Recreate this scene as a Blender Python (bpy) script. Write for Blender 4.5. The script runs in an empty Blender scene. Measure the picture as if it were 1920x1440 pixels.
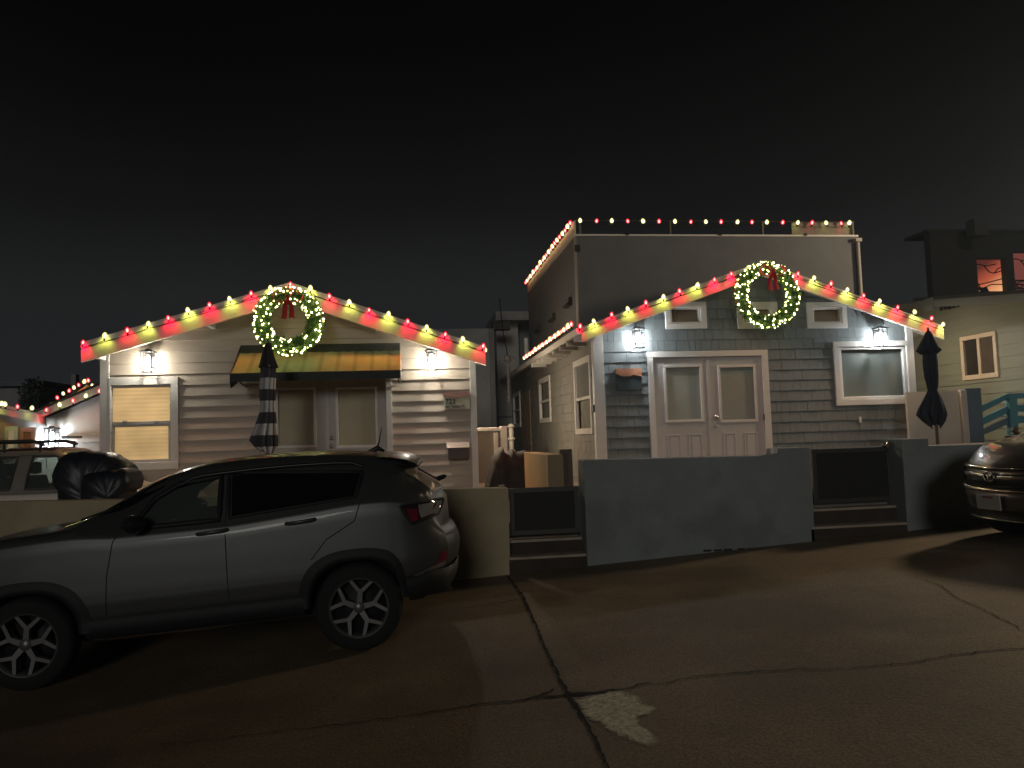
import bpy, bmesh, math, random
import numpy as np
from mathutils import Vector, Matrix
random.seed(7)
rng = np.random.default_rng(7)
C = bpy.context.scene.collection
SC = bpy.context.scene

# ------------------------------------------------------------------ camera
FPX = 1443.0
TH, PI_, RO, EYE = math.radians(7.7), math.radians(3.9), math.radians(1.85), 1.6
F0 = np.array([math.sin(TH)*math.cos(PI_), math.cos(TH)*math.cos(PI_), math.sin(PI_)])
_r = np.array([math.cos(TH), -math.sin(TH), 0.0])
_u = np.cross(_r, F0)
RV = _r*math.cos(RO) - _u*math.sin(RO)
UV = _u*math.cos(RO) + _r*math.sin(RO)
EYEV = np.array([0.0, 0.0, EYE])
def ray(x, y): return F0 + (x-960)/FPX*RV - (y-720)/FPX*UV
def P(x, y, Y):                       # where a sight line of the photo meets the plane at depth Y
    d = ray(x, y); return EYEV + d*(Y/d[1])
def PX(x, y, X):                      # ... meets the plane X = const
    d = ray(x, y); return EYEV + d*(X/d[0])
RS, RZ = 0.052, 0.035                 # the street rises to the right
def road_z(X): return RZ + RS*X
def G(x, y, dz=0.0):                  # ... meets the street
    d = ray(x, y); t = (RZ+dz-EYE)/(d[2]-RS*d[0]); return EYEV + d*t
cam = bpy.data.objects.new('camera', bpy.data.cameras.new('camera'))
C.objects.link(cam)
cam.data.lens = 36.0*FPX/1920.0
cam.data.sensor_width = 36.0
cam.data.clip_start = 0.05
cam.data.clip_end = 2000
cam.matrix_world = Matrix(((RV[0], UV[0], -F0[0], 0), (RV[1], UV[1], -F0[1], 0),
                           (RV[2], UV[2], -F0[2], EYE), (0, 0, 0, 1)))
SC.camera = cam

# ------------------------------------------------------------------ night sky
w = bpy.data.worlds.new('World'); SC.world = w; w.use_nodes = True
nt = w.node_tree; nt.nodes.clear()
out = nt.nodes.new('ShaderNodeOutputWorld'); bg = nt.nodes.new('ShaderNodeBackground')
tc = nt.nodes.new('ShaderNodeTexCoord'); sep = nt.nodes.new('ShaderNodeSeparateXYZ')
ramp = nt.nodes.new('ShaderNodeValToRGB')
nt.links.new(tc.outputs['Generated'], sep.inputs[0])
nz = nt.nodes.new('ShaderNodeTexNoise'); nz.inputs['Scale'].default_value = 2.2; nz.inputs['Detail'].default_value = 3
nt.links.new(tc.outputs['Generated'], nz.inputs['Vector'])
mad = nt.nodes.new('ShaderNodeMath'); mad.operation = 'MULTIPLY_ADD'; mad.inputs[1].default_value = 0.10
nt.links.new(nz.outputs['Fac'], mad.inputs[0]); nt.links.new(sep.outputs['Z'], mad.inputs[2])
nt.links.new(mad.outputs[0], ramp.inputs[0])
cr = ramp.color_ramp
cr.elements[0].position = 0.0; cr.elements[0].color = (0.0155, 0.0165, 0.0190, 1)
cr.elements[1].position = 0.64; cr.elements[1].color = (0.0004, 0.0004, 0.0004, 1)
for p, c in ((0.23, (0.0140, 0.0142, 0.0142, 1)), (0.33, (0.0060, 0.0060, 0.0058, 1)), (0.43, (0.0026, 0.0026, 0.0024, 1)), (0.52, (0.0009, 0.0009, 0.0008, 1))):
    e = cr.elements.new(p); e.color = c
nt.links.new(ramp.outputs[0], bg.inputs['Color']); bg.inputs['Strength'].default_value = 1.0
nt.links.new(bg.outputs[0], out.inputs['Surface'])

# faint, low, far street lighting that reaches the fronts of the walls
sd = bpy.data.lights.new('sun', 'SUN'); sd.energy = 0.30; sd.angle = math.radians(12); sd.color = (1.0, 0.97, 0.92)
so = bpy.data.objects.new('sun', sd); C.objects.link(so)
_el, _az = math.radians(13), math.radians(-12)      # from the street side, a little from the left
_dir = Vector((-math.sin(_az)*math.cos(_el), math.cos(_az)*math.cos(_el), -math.sin(_el)))
so.rotation_euler = _dir.to_track_quat('-Z', 'Y').to_euler()

SC.view_settings.view_transform = 'Standard'; SC.view_settings.look = 'None'
SC.view_settings.exposure = 0.0; SC.view_settings.gamma = 1.0
SC.render.engine = 'CYCLES'
SC.cycles.use_denoising = True
SC.cycles.max_bounces = 6; SC.cycles.transparent_max_bounces = 16
SC.cycles.sample_clamp_indirect = 3.0
SC.cycles.caustics_reflective = False; SC.cycles.caustics_refractive = False

# ------------------------------------------------------------------ materials
MATS = {}
def mat(name, col, rough=0.6, metal=0.0, var=0.12, scale=6.0, bump=0.0, bscale=60.0, spec=0.5, coat=0.0, stretch=None, wear=None):
    if name in MATS: return MATS[name]
    m = bpy.data.materials.new(name); m.use_nodes = True; MATS[name] = m
    n = m.node_tree; b = n.nodes['Principled BSDF']
    b.inputs['Roughness'].default_value = rough; b.inputs['Metallic'].default_value = metal
    b.inputs['Specular IOR Level'].default_value = spec
    b.inputs['Coat Weight'].default_value = coat; b.inputs['Coat Roughness'].default_value = 0.06
    t = n.nodes.new('ShaderNodeTexCoord'); src = t.outputs['Object']
    if stretch:
        mp = n.nodes.new('ShaderNodeMapping'); mp.inputs['Scale'].default_value = stretch
        n.links.new(src, mp.inputs['Vector']); src = mp.outputs['Vector']
    if var > 0:
        z = n.nodes.new('ShaderNodeTexNoise'); z.inputs['Scale'].default_value = scale; z.inputs['Detail'].default_value = 5
        z.inputs['Roughness'].default_value = 0.65
        n.links.new(src, z.inputs['Vector'])
        r = n.nodes.new('ShaderNodeValToRGB')
        r.color_ramp.elements[0].position = 0.3; r.color_ramp.elements[1].position = 0.72
        r.color_ramp.elements[0].color = tuple(max(0, c*(1-var)) for c in col)+(1,)
        r.color_ramp.elements[1].color = tuple(min(1, c*(1+var)) for c in col)+(1,)
        n.links.new(z.outputs['Fac'], r.inputs[0]); cs = r.outputs[0]
        if wear:
            z2 = n.nodes.new('ShaderNodeTexNoise'); z2.inputs['Scale'].default_value = wear[1]; z2.inputs['Detail'].default_value = 8
            n.links.new(src, z2.inputs['Vector'])
            r2 = n.nodes.new('ShaderNodeValToRGB'); r2.color_ramp.elements[0].position = wear[2]; r2.color_ramp.elements[1].position = wear[2]+0.12
            n.links.new(z2.outputs['Fac'], r2.inputs[0])
            mx = n.nodes.new('ShaderNodeMix'); mx.data_type = 'RGBA'
            n.links.new(r2.outputs[0], mx.inputs[0]); n.links.new(cs, mx.inputs[6]); mx.inputs[7].default_value = tuple(wear[0])+(1,)
            cs = mx.outputs[2]
        n.links.new(cs, b.inputs['Base Color'])
    else:
        b.inputs['Base Color'].default_value = tuple(col)+(1,)
    if bump > 0:
        z = n.nodes.new('ShaderNodeTexNoise'); z.inputs['Scale'].default_value = bscale; z.inputs['Detail'].default_value = 4
        n.links.new(src, z.inputs['Vector'])
        bp = n.nodes.new('ShaderNodeBump'); bp.inputs['Strength'].default_value = bump; bp.inputs['Distance'].default_value = 0.01
        n.links.new(z.outputs['Fac'], bp.inputs['Height']); n.links.new(bp.outputs[0], b.inputs['Normal'])
    return m
def emat(name, col, strength, sample=True):
    if name in MATS: return MATS[name]
    m = bpy.data.materials.new(name); m.use_nodes = True; MATS[name] = m
    n = m.node_tree; n.nodes.clear(); o = n.nodes.new('ShaderNodeOutputMaterial'); e = n.nodes.new('ShaderNodeEmission')
    e.inputs['Color'].default_value = tuple(col)+(1,); e.inputs['Strength'].default_value = strength
    n.links.new(e.outputs[0], o.inputs['Surface'])
    if not sample: m.cycles.emission_sampling = 'NONE'
    return m
def shellmat(name, col, strength, solid=0.45):      # coloured bulb glass: lets most light through, glows a little
    if name in MATS: return MATS[name]
    m = bpy.data.materials.new(name); m.use_nodes = True; MATS[name] = m
    n = m.node_tree; n.nodes.clear(); o = n.nodes.new('ShaderNodeOutputMaterial'); e = n.nodes.new('ShaderNodeEmission')
    e.inputs['Color'].default_value = tuple(col)+(1,); e.inputs['Strength'].default_value = strength
    t = n.nodes.new('ShaderNodeBsdfTransparent'); mx = n.nodes.new('ShaderNodeMixShader'); mx.inputs[0].default_value = solid
    n.links.new(t.outputs[0], mx.inputs[1]); n.links.new(e.outputs[0], mx.inputs[2]); n.links.new(mx.outputs[0], o.inputs['Surface'])
    m.cycles.emission_sampling = 'NONE'
    return m
def glass(name, tint=(0.8, 0.85, 0.83), clear=0.8, rough=0.03, base=(0.02, 0.022, 0.022)):
    if name in MATS: return MATS[name]
    m = bpy.data.materials.new(name); m.use_nodes = True; MATS[name] = m
    n = m.node_tree; b = n.nodes['Principled BSDF']; o = n.nodes['Material Output']
    b.inputs['Base Color'].default_value = tuple(base)+(1,); b.inputs['Roughness'].default_value = rough
    t = n.nodes.new('ShaderNodeBsdfTransparent'); t.inputs['Color'].default_value = tuple(tint)+(1,)
    mx = n.nodes.new('ShaderNodeMixShader'); mx.inputs[0].default_value = clear
    n.links.new(b.outputs[0], mx.inputs[1]); n.links.new(t.outputs[0], mx.inputs[2]); n.links.new(mx.outputs[0], o.inputs['Surface'])
    return m

TRIM = mat('trim_white', (0.66, 0.64, 0.60), 0.45, var=0.05, scale=3, bump=0.05)
BEIGE = mat('beige_siding', (0.48, 0.415, 0.34), 0.6, var=0.07, scale=3, bump=0.12, bscale=90, stretch=(0.4, 1, 6))
BLUE = mat('slate_blue_shingle', (0.155, 0.178, 0.182), 0.65, var=0.16, scale=5, bump=0.25, bscale=50, stretch=(7, 7, 0.7))
SIDEBLUE = mat('grey_shingle', (0.20, 0.195, 0.175), 0.65, var=0.22, scale=4, bump=0.25, bscale=50, stretch=(7, 7, 0.7))
DARKGAP = mat('gap_dark', (0.03, 0.032, 0.033), 0.9, var=0)
FASCIA = mat('fascia_cream', (0.56, 0.53, 0.47), 0.5, var=0.06, scale=4, bump=0.06)
ROOF = mat('roof_shingle', (0.045, 0.045, 0.047), 0.85, var=0.3, scale=25, bump=0.4, bscale=70)
DOORW = mat('door_paint', (0.52, 0.51, 0.50), 0.4, var=0.04, scale=3)
DOORG = mat('door_paint_grey', (0.47, 0.43, 0.375), 0.4, var=0.04, scale=3)
BLIND = mat('blind_grey', (0.42, 0.44, 0.41), 0.6, var=0.05, scale=3)
BLINDB = mat('blind_beige', (0.66, 0.56, 0.40), 0.6, var=0.05, scale=3)
METALD = mat('black_metal', (0.02, 0.02, 0.021), 0.4, metal=0.3, var=0.15)
NICKEL = mat('nickel', (0.55, 0.52, 0.48), 0.25, metal=1.0, var=0.05)
GLASS = glass('window_glass', tint=(.98, .99, .98), clear=.965)
STUCCO = mat('second_storey_stucco', (0.15, 0.155, 0.158), 0.85, var=0.12, scale=2, bump=0.35, bscale=120)
WALLBLUE = mat('wall_blue_grey', (0.27, 0.30, 0.295), 0.8, var=0.12, scale=2.2, bump=0.3, bscale=90, wear=((0.215, 0.235, 0.23), 1.6, 0.54))
WALLTAN = mat('wall_olive_tan', (0.48, 0.405, 0.25), 0.8, var=0.12, scale=2.2, bump=0.3, bscale=90, wear=((0.37, 0.31, 0.19), 1.6, 0.54))
CONC = mat('patio_concrete', (0.22, 0.20, 0.175), 0.85, var=0.18, scale=3, bump=0.2)

# ------------------------------------------------------------------ mesh builder
class MB:
    def __init__(s): s.v = []; s.f = []; s.sm = []; s.uv = {}
    def add(s, vs, fs, smooth=False):
        o = len(s.v); s.v += [tuple(map(float, p)) for p in vs]
        s.f += [tuple(i+o for i in f) for f in fs]; s.sm += [smooth]*len(fs); return s
    def box(s, x0, x1, y0, y1, z0, z1):
        if x0 > x1: x0, x1 = x1, x0
        if y0 > y1: y0, y1 = y1, y0
        if z0 > z1: z0, z1 = z1, z0
        return s.add([(x0,y0,z0),(x1,y0,z0),(x1,y1,z0),(x0,y1,z0),(x0,y0,z1),(x1,y0,z1),(x1,y1,z1),(x0,y1,z1)],
                     [(0,3,2,1),(4,5,6,7),(0,1,5,4),(1,2,6,5),(2,3,7,6),(3,0,4,7)])
    def hexa(s, p):   # eight corners, bottom four ccw then top four
        return s.add(p, [(0,3,2,1),(4,5,6,7),(0,1,5,4),(1,2,6,5),(2,3,7,6),(3,0,4,7)])
    def prism(s, poly, a, b):   # poly: list of 3d points, extruded by vector from +a to +b
        n = len(poly); a = np.array(a, float); b = np.array(b, float)
        vs = [np.array(p)+a for p in poly]+[np.array(p)+b for p in poly]
        fs = [tuple(range(n))[::-1], tuple(range(n, 2*n))]+[(i, (i+1) % n, n+(i+1) % n, n+i) for i in range(n)]
        return s.add(vs, fs)
    def tube(s, pts, r, n=8, smooth=True, cap=True):
        pts = [np.array(p, float) for p in pts]; rs = r if hasattr(r, '__len__') else [r]*len(pts)
        vs = []; prev = None
        for i, p in enumerate(pts):
            t = pts[min(i+1, len(pts)-1)]-pts[max(i-1, 0)]; t = t/(np.linalg.norm(t)+1e-9)
            if prev is None:
                a = np.array([0, 0, 1.0]) if abs(t[2]) < 0.9 else np.array([1.0, 0, 0]); x = np.cross(a, t)
            else: x = prev-t*(prev@t)
            x /= np.linalg.norm(x)+1e-9; prev = x; y = np.cross(t, x)
            for k in range(n):
                q = 2*math.pi*k/n; vs.append(p+rs[i]*(x*math.cos(q)+y*math.sin(q)))
        m = len(pts); fs = [(i*n+k, i*n+(k+1) % n, (i+1)*n+(k+1) % n, (i+1)*n+k) for i in range(m-1) for k in range(n)]
        s.add(vs, fs, smooth)
        if cap: s.add(vs[:n], [tuple(range(n))[::-1]]); s.add(vs[-n:], [tuple(range(n))])
        return s
    def lathe(s, prof, c, n=16, axis='z', smooth=True):
        vs = []
        for r, h in prof:
            for k in range(n):
                q = 2*math.pi*k/n; a, b = r*math.cos(q), r*math.sin(q)
                vs.append((c[0]+a, c[1]+b, c[2]+h) if axis == 'z' else ((c[0]+a, c[1]+h, c[2]+b) if axis == 'y' else (c[0]+h, c[1]+a, c[2]+b)))
        m = len(prof); fs = [(i*n+k, i*n+(k+1) % n, (i+1)*n+(k+1) % n, (i+1)*n+k) for i in range(m-1) for k in range(n)]
        if axis == 'y': fs = [f[::-1] for f in fs]
        return s.add(vs, fs, smooth)
    def grid(s, pts, smooth=True, flip=False):
        R_, C_ = len(pts), len(pts[0]); vs = [p for row in pts for p in row]
        fs = [(i*C_+j, i*C_+j+1, (i+1)*C_+j+1, (i+1)*C_+j) for i in range(R_-1) for j in range(C_-1)]
        if flip: fs = [f[::-1] for f in fs]
        return s.add(vs, fs, smooth)
    def mesh(s, name, m):
        me = bpy.data.meshes.new(name); me.from_pydata(s.v, [], s.f)
        me.polygons.foreach_set('use_smooth', s.sm); me.validate(); me.update()
        if m: me.materials.append(m)
        return me
    def build(s, name, m, parent=None, bevel=0, local=False):
        org = np.zeros(3)
        if parent is not None and not local:
            q = parent
            while q is not None: org = org+np.array(q.location); q = q.parent
        if org.any(): s.v = [tuple(np.array(p)-org) for p in s.v]
        o = bpy.data.objects.new(name, s.mesh(name, m)); C.objects.link(o)
        if parent is not None: o.parent = parent
        if bevel:
            b = o.modifiers.new('bevel', 'BEVEL'); b.width = bevel; b.segments = 2; b.limit_method = 'ANGLE'
        return o
def thing(name, label, cat, loc=(0, 0, 0), group=None, rot=None):
    o = bpy.data.objects.new(name, None); C.objects.link(o); o.location = tuple(float(a) for a in loc); o.empty_display_size = 0.2
    if rot is not None: o.rotation_euler = rot
    return tag(o, label, cat, group)
def tag(o, label, cat, group=None):
    o['label'] = label; o['category'] = cat
    if group: o['group'] = group
    return o
def struct(o, kind='structure'): o['kind'] = kind; return o
def copy_tree(o, parent=None):
    c = o.copy(); C.objects.link(c)
    if parent is not None: c.parent = parent
    for ch in [k for k in bpy.data.objects if k.parent == o]: copy_tree(ch, c)
    return c
def point_light(name, loc, energy, col, r, parent):
    l = bpy.data.lights.new(name, 'POINT'); l.energy = energy; l.color = col; l.shadow_soft_size = r
    o = bpy.data.objects.new(name, l); C.objects.link(o); o.location = loc; o.parent = parent
    return o

# ------------------------------------------------------------------ street and yards
def road():
    nx, ny = 90, 60
    xs = np.concatenate([np.linspace(-60, -8, 12), np.linspace(-7.5, 14, 66), np.linspace(15, 60, 12)])
    ys = np.concatenate([np.linspace(-30, 0, 8), np.linspace(0.5, 9, 48), np.linspace(10, 80, 6)])
    pts = []
    for y in ys:
        row = []
        for x in xs:
            z = road_z(max(-14, min(20, x)))
            row.append((x, y, z-(0.3 if y > 9.5 else 0)))
        pts.append(row)
    m = mat('old_concrete', (0.25, 0.18, 0.108), 0.72, var=0.30, scale=0.9, bump=0.35, bscale=45, wear=((0.15, 0.113, 0.07), 0.55, 0.50))
    n = m.node_tree; b = n.nodes['Principled BSDF']
    # fine speckle of the aggregate
    tcx = n.nodes.new('ShaderNodeTexCoord'); z = n.nodes.new('ShaderNodeTexNoise'); z.inputs['Scale'].default_value = 75; z.inputs['Detail'].default_value = 6
    n.links.new(tcx.outputs['Object'], z.inputs['Vector'])
    src = b.inputs['Base Color'].links[0].from_socket
    mx = n.nodes.new('ShaderNodeMix'); mx.data_type = 'RGBA'; mx.blend_type = 'MULTIPLY'; mx.inputs[0].default_value = 0.75
    r = n.nodes.new('ShaderNodeValToRGB'); r.color_ramp.elements[0].position = 0.35; r.color_ramp.elements[0].color = (0.45, 0.45, 0.45, 1)
    r.color_ramp.elements[1].position = 0.65; r.color_ramp.elements[1].color = (1.25, 1.25, 1.25, 1)
    n.links.new(z.outputs['Fac'], r.inputs[0]); n.links.new(src, mx.inputs[6]); n.links.new(r.outputs[0], mx.inputs[7])
    n.links.new(mx.outputs[2], b.inputs['Base Color'])
    struct(MB().grid(pts).build('road', m))
road()
def ragged(pts, step=0.04, amp=0.012, seed=0):
    r = random.Random(seed); o = []
    for a, b in zip(pts[:-1], pts[1:]):
        a, b = np.array(a), np.array(b); n = max(1, int(np.linalg.norm(b-a)/step))
        for k in range(n): o.append(a+(b-a)*k/n+np.array([r.uniform(-amp, amp), r.uniform(-amp, amp), 0]))
    o.append(np.array(pts[-1])); return o
def crack(name, px, widths, seed=0, amp=0.012):
    pts = [G(x, y, 0.006) for x, y in px]
    ws = []
    full = []
    r = random.Random(seed)
    for i in range(len(pts)-1):
        a, b = pts[i], pts[i+1]; n = max(2, int(np.linalg.norm(b-a)/0.035))
        for k in range(n):
            t = k/n; full.append(a+(b-a)*t+np.array([r.uniform(-amp, amp), r.uniform(-amp, amp), 0]))
            ws.append((widths[i]*(1-t)+widths[i+1]*t)*r.uniform(0.45, 1.35))
    g = []
    for i, p in enumerate(full):
        t = full[min(i+1, len(full)-1)]-full[max(i-1, 0)]; t = t/(np.linalg.norm(t)+1e-9); nrm = np.array([-t[1], t[0], 0])
        g.append([p+nrm*ws[i]/2, p-nrm*ws[i]/2])
    struct(MB().grid(g, smooth=False, flip=True).build(name, mat('crack_dark', (0.006, 0.005, 0.004), 0.95, var=0)))
crack('road_joint', [(950,1078),(966,1098),(982,1120),(1000,1160),(1022,1212),(1048,1268),(1064,1300),(1086,1332),(1112,1376),(1140,1440),(1170,1500)],
      [.02,.022,.022,.02,.018,.022,.03,.024,.018,.012,.012], 3, .007)
crack('road_crack', [(300,1396),(450,1380),(600,1362),(700,1350),(800,1337),(900,1320),(985,1312),(1020,1300),(1050,1288)],
      [.006,.008,.010,.012,.013,.014,.020,.018,.01], 5)
crack('road_crack', [(1000,1312),(1030,1306),(1056,1303),(1066,1300)], [.012,.03,.03,.02], 15)
crack('road_crack', [(1062,1298),(1080,1301),(1115,1299),(1150,1294),(1178,1289),(1208,1281),(1240,1282)], [.035,.06,.05,.035,.012,.016,.02], 6)
crack('road_crack', [(1235,1282),(1300,1268),(1390,1260),(1440,1257),(1500,1253),(1530,1254),(1620,1250),(1700,1243),(1760,1232),(1830,1222),(1960,1212)],
      [.012,.01,.017,.010,.018,.008,.009,.012,.010,.014,.01], 8)
crack('road_crack', [(860,1141),(920,1134),(978,1121),(1006,1117)], [.006,.009,.016,.006], 9, .006)
crack('road_crack', [(1715,1082),(1760,1096),(1792,1120),(1840,1140),(1920,1182)], [.004,.008,.01,.009,.006], 10)
crack('road_crack', [(1020,1122),(1120,1119),(1260,1121),(1400,1108)], [.004,.006,.004,.003], 11)
def patch():
    px = [(1082,1312),(1110,1302),(1150,1294),(1190,1304),(1204,1318),(1226,1326),(1222,1336),(1196,1342),(1199,1362),(1224,1374),(1228,1386),(1214,1394),(1184,1386),(1150,1370),(1120,1352),(1092,1342),(1084,1328),(1082,1312)]
    pts = ragged([G(x, y, 0.004) for x, y in px], 0.02, 0.014, 4)[:-1]
    c = sum(pts)/len(pts); n = len(pts)
    vs = [c]+pts; fs = [(0, 1+i, 1+(i+1) % n) for i in range(n)]
    m = mat('worn_aggregate', (0.80, 0.66, 0.50), 0.9, var=0.5, scale=38, bump=0.25, bscale=60, wear=((0.09, 0.07, 0.05), 52, 0.60))
    t = m.node_tree; bs = t.nodes['Principled BSDF']; o = t.nodes['Material Output']
    at = t.nodes.new('ShaderNodeAttribute'); at.attribute_name = 'inner'; z = t.nodes.new('ShaderNodeTexNoise'); z.inputs['Scale'].default_value = 17; z.inputs['Detail'].default_value = 8
    tx = t.nodes.new('ShaderNodeTexCoord'); t.links.new(tx.outputs['Object'], z.inputs['Vector'])
    a1 = t.nodes.new('ShaderNodeMath'); a1.operation = 'MULTIPLY_ADD'; a1.inputs[1].default_value = 1.1; t.links.new(at.outputs['Fac'], a1.inputs[0]); t.links.new(z.outputs['Fac'], a1.inputs[2])
    rm = t.nodes.new('ShaderNodeMapRange'); rm.inputs['From Min'].default_value = .48; rm.inputs['From Max'].default_value = 1.05; t.links.new(a1.outputs[0], rm.inputs['Value'])
    tr = t.nodes.new('ShaderNodeBsdfTransparent'); mx = t.nodes.new('ShaderNodeMixShader'); t.links.new(rm.outputs[0], mx.inputs[0]); t.links.new(tr.outputs[0], mx.inputs[1]); t.links.new(bs.outputs[0], mx.inputs[2]); t.links.new(mx.outputs[0], o.inputs['Surface'])
    vs = [c]+[c+(p-c)*.62 for p in pts]+[c+(p-c)*1.12 for p in pts]
    fs = [(0, 1+i, 1+(i+1) % n) for i in range(n)]+[(1+i, 1+n+i, 1+n+(i+1) % n, 1+(i+1) % n) for i in range(n)]
    ob = struct(MB().add(vs, fs).build('worn_road_patch', m))
    al = ob.data.attributes.new('inner', 'FLOAT', 'POINT'); al.data.foreach_set('value', [1.0]*(n+1)+[0.0]*n)
patch()
# yards between the street walls and the houses
ZL, ZR = 0.58, 0.85
struct(MB().box(-30, 1.05, 8.66, 40, -0.6, ZL).build('patio', CONC))
struct(MB().box(1.94, 30, 8.86, 40, -0.6, ZR).build('patio', CONC))
struct(MB().box(1.05, 1.94, 9.0, 40, -0.6, ZL+0.02).build('path', CONC))

# ------------------------------------------------------------------ street walls
def wall_run(poly_px, Y0, thick, name, label, m, base_drop=0.25, cat='wall'):
    pts = [P(x, y, Y0) for x, y in poly_px]
    x0, x1 = pts[0][0], pts[-1][0]
    poly = [(x0, Y0, road_z(x0)-base_drop)]+[tuple(p) for p in pts]+[(x1, Y0, road_z(x1)-base_drop)]
    o = MB().prism(poly[::-1], (0, 0, 0), (0, thick, 0)).build(name, m, bevel=0.012)
    return tag(o, label, cat)
wall_run([(-260,948),(0,941),(240,937),(840,917),(953,915)], 8.5, 0.18, 'garden_wall', 'low olive tan wall along the street, running behind the silver car up to the narrow gate', WALLTAN)
wl = wall_run([(1094,863),(1459,854),(1460.5,841),(1519,838.5)], 8.5, 0.32, 'garden_wall', 'long low blue grey wall below the slate blue house, between the two black gates', WALLBLUE)
XP0, XP1 = P(1690, 823, 8.5)[0], P(1740, 822, 8.5)[0]
pier = MB().box(XP0, XP1, 8.49, 8.9, 0.0, P(1700, 823, 8.5)[2]).build('gate_pier', WALLBLUE, bevel=0.012)
tag(pier, 'square blue grey pier standing right of the wider black gate', 'pier')
wall_run([(1741,836),(1800,834),(2050,826)], 8.5, 0.3, 'garden_wall', 'blue grey wall to the right of the pier, behind the bronze car front', WALLBLUE)
# weep holes along the foot of the long wall
pts = []
for i, x in enumerate((1328, 1347, 1366, 1392, 1412, 1432)):
    p = P(x, 1032-(x-1328)*0.035, 8.49); b = MB()
    w_ = .055; b.box(p[0]-w_, p[0]+w_*random.uniform(.6, 1), 8.497, 8.52, p[2]-.016, p[2]+.016*random.uniform(.4, 1.1)).build('weep_hole', DARKGAP, wl)

def gate(name, label, x0p, x1p, ytl, ytr, ybl, ybr, Y):
    a, b = P(x0p, ytl, Y), P(x1p, ytr, Y); c = P(x1p, ybr, Y); d = P(x0p, ybl, Y)
    t = thing(name, label, 'gate', ((a[0]+b[0])/2, Y, d[2]))
    x0, x1, zt, zb = a[0], b[0], (a[2]+b[2])/2, (c[2]+d[2])/2
    f = MB(); th = .055
    f.box(x0, x1, Y-.02, Y+.02, zt-th, zt); f.box(x0, x1, Y-.02, Y+.02, zb, zb+th)
    f.box(x0, x0+th, Y-.0198, Y+.0198, zb+th, zt-th); f.box(x1-th, x1, Y-.0198, Y+.0198, zb+th, zt-th)
    f.build('frame', mat('gate_frame', (0.075, 0.07, 0.062), 0.45, metal=0.2, var=0.1), t, bevel=.004)
    m = MB(); m.box(x0+th, x1-th, Y-.004, Y+.004, zb+th, zt-th)
    m.build('panel', mat('gate_mesh_panel', (0.018, 0.017, 0.015), 0.7, var=0.2, scale=3), t)
    return t, x0, x1, zt, zb
g1, gx0, gx1, gzt, gzb = gate('metal_gate', 'narrow black panel gate between the tan wall and the long blue grey wall', 954, 1084, 916, 911, 1003, 1000, 8.78)
l = MB(); p = P(940, 911, 8.7); l.box(p[0]-.03, p[0]+.03, 8.66, 8.72, p[2]-.012, p[2]+.012); l.tube([P(930, 913, 8.68), P(952, 916, 8.70)], .008)
l.build('latch', NICKEL, g1)
g2, hx0, hx1, hzt, hzb = gate('metal_gate', 'wide black panel gate with a pale top rail beside the square pier', 1520, 1668, 841.5, 838.5, 944, 940, 8.78)
l = MB(); p = P(1666, 829, 8.72); l.box(p[0]-.02, p[0]+.012, 8.70, 8.745, p[2]-.09, p[2]+.01); p = P(1659, 834, 8.70); l.lathe([(0, -.03), (.028, -.02), (.028, .02), (0, .03)], p, 10, 'y')
l.build('latch', NICKEL, g2)
# concrete steps below each gate
def steps(label, x0, x1, levels):
    b = MB()
    for i, (z, Y) in enumerate(levels): b.box(x0+.002*i, x1-.002*i, Y, 9.6, -0.3, z-.03)
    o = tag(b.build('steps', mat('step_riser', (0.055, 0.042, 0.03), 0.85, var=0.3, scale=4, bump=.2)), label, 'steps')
    for i, (z, Y) in enumerate(levels):
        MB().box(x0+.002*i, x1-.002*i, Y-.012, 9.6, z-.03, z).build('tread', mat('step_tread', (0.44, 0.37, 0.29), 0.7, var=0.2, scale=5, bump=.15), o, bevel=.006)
    return o
steps('two concrete steps under the narrow black gate', 1.055, 1.918, [(P(1000,1043,8.48)[2], 8.48), (P(1000,1011,8.66)[2], 8.66)])
steps('two concrete steps under the wide black gate', P(1520, 985, 8.5)[0]+.004, XP0-.004, [(P(1600,984,8.5)[2], 8.5), (P(1600,951,8.68)[2], 8.68)])

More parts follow.
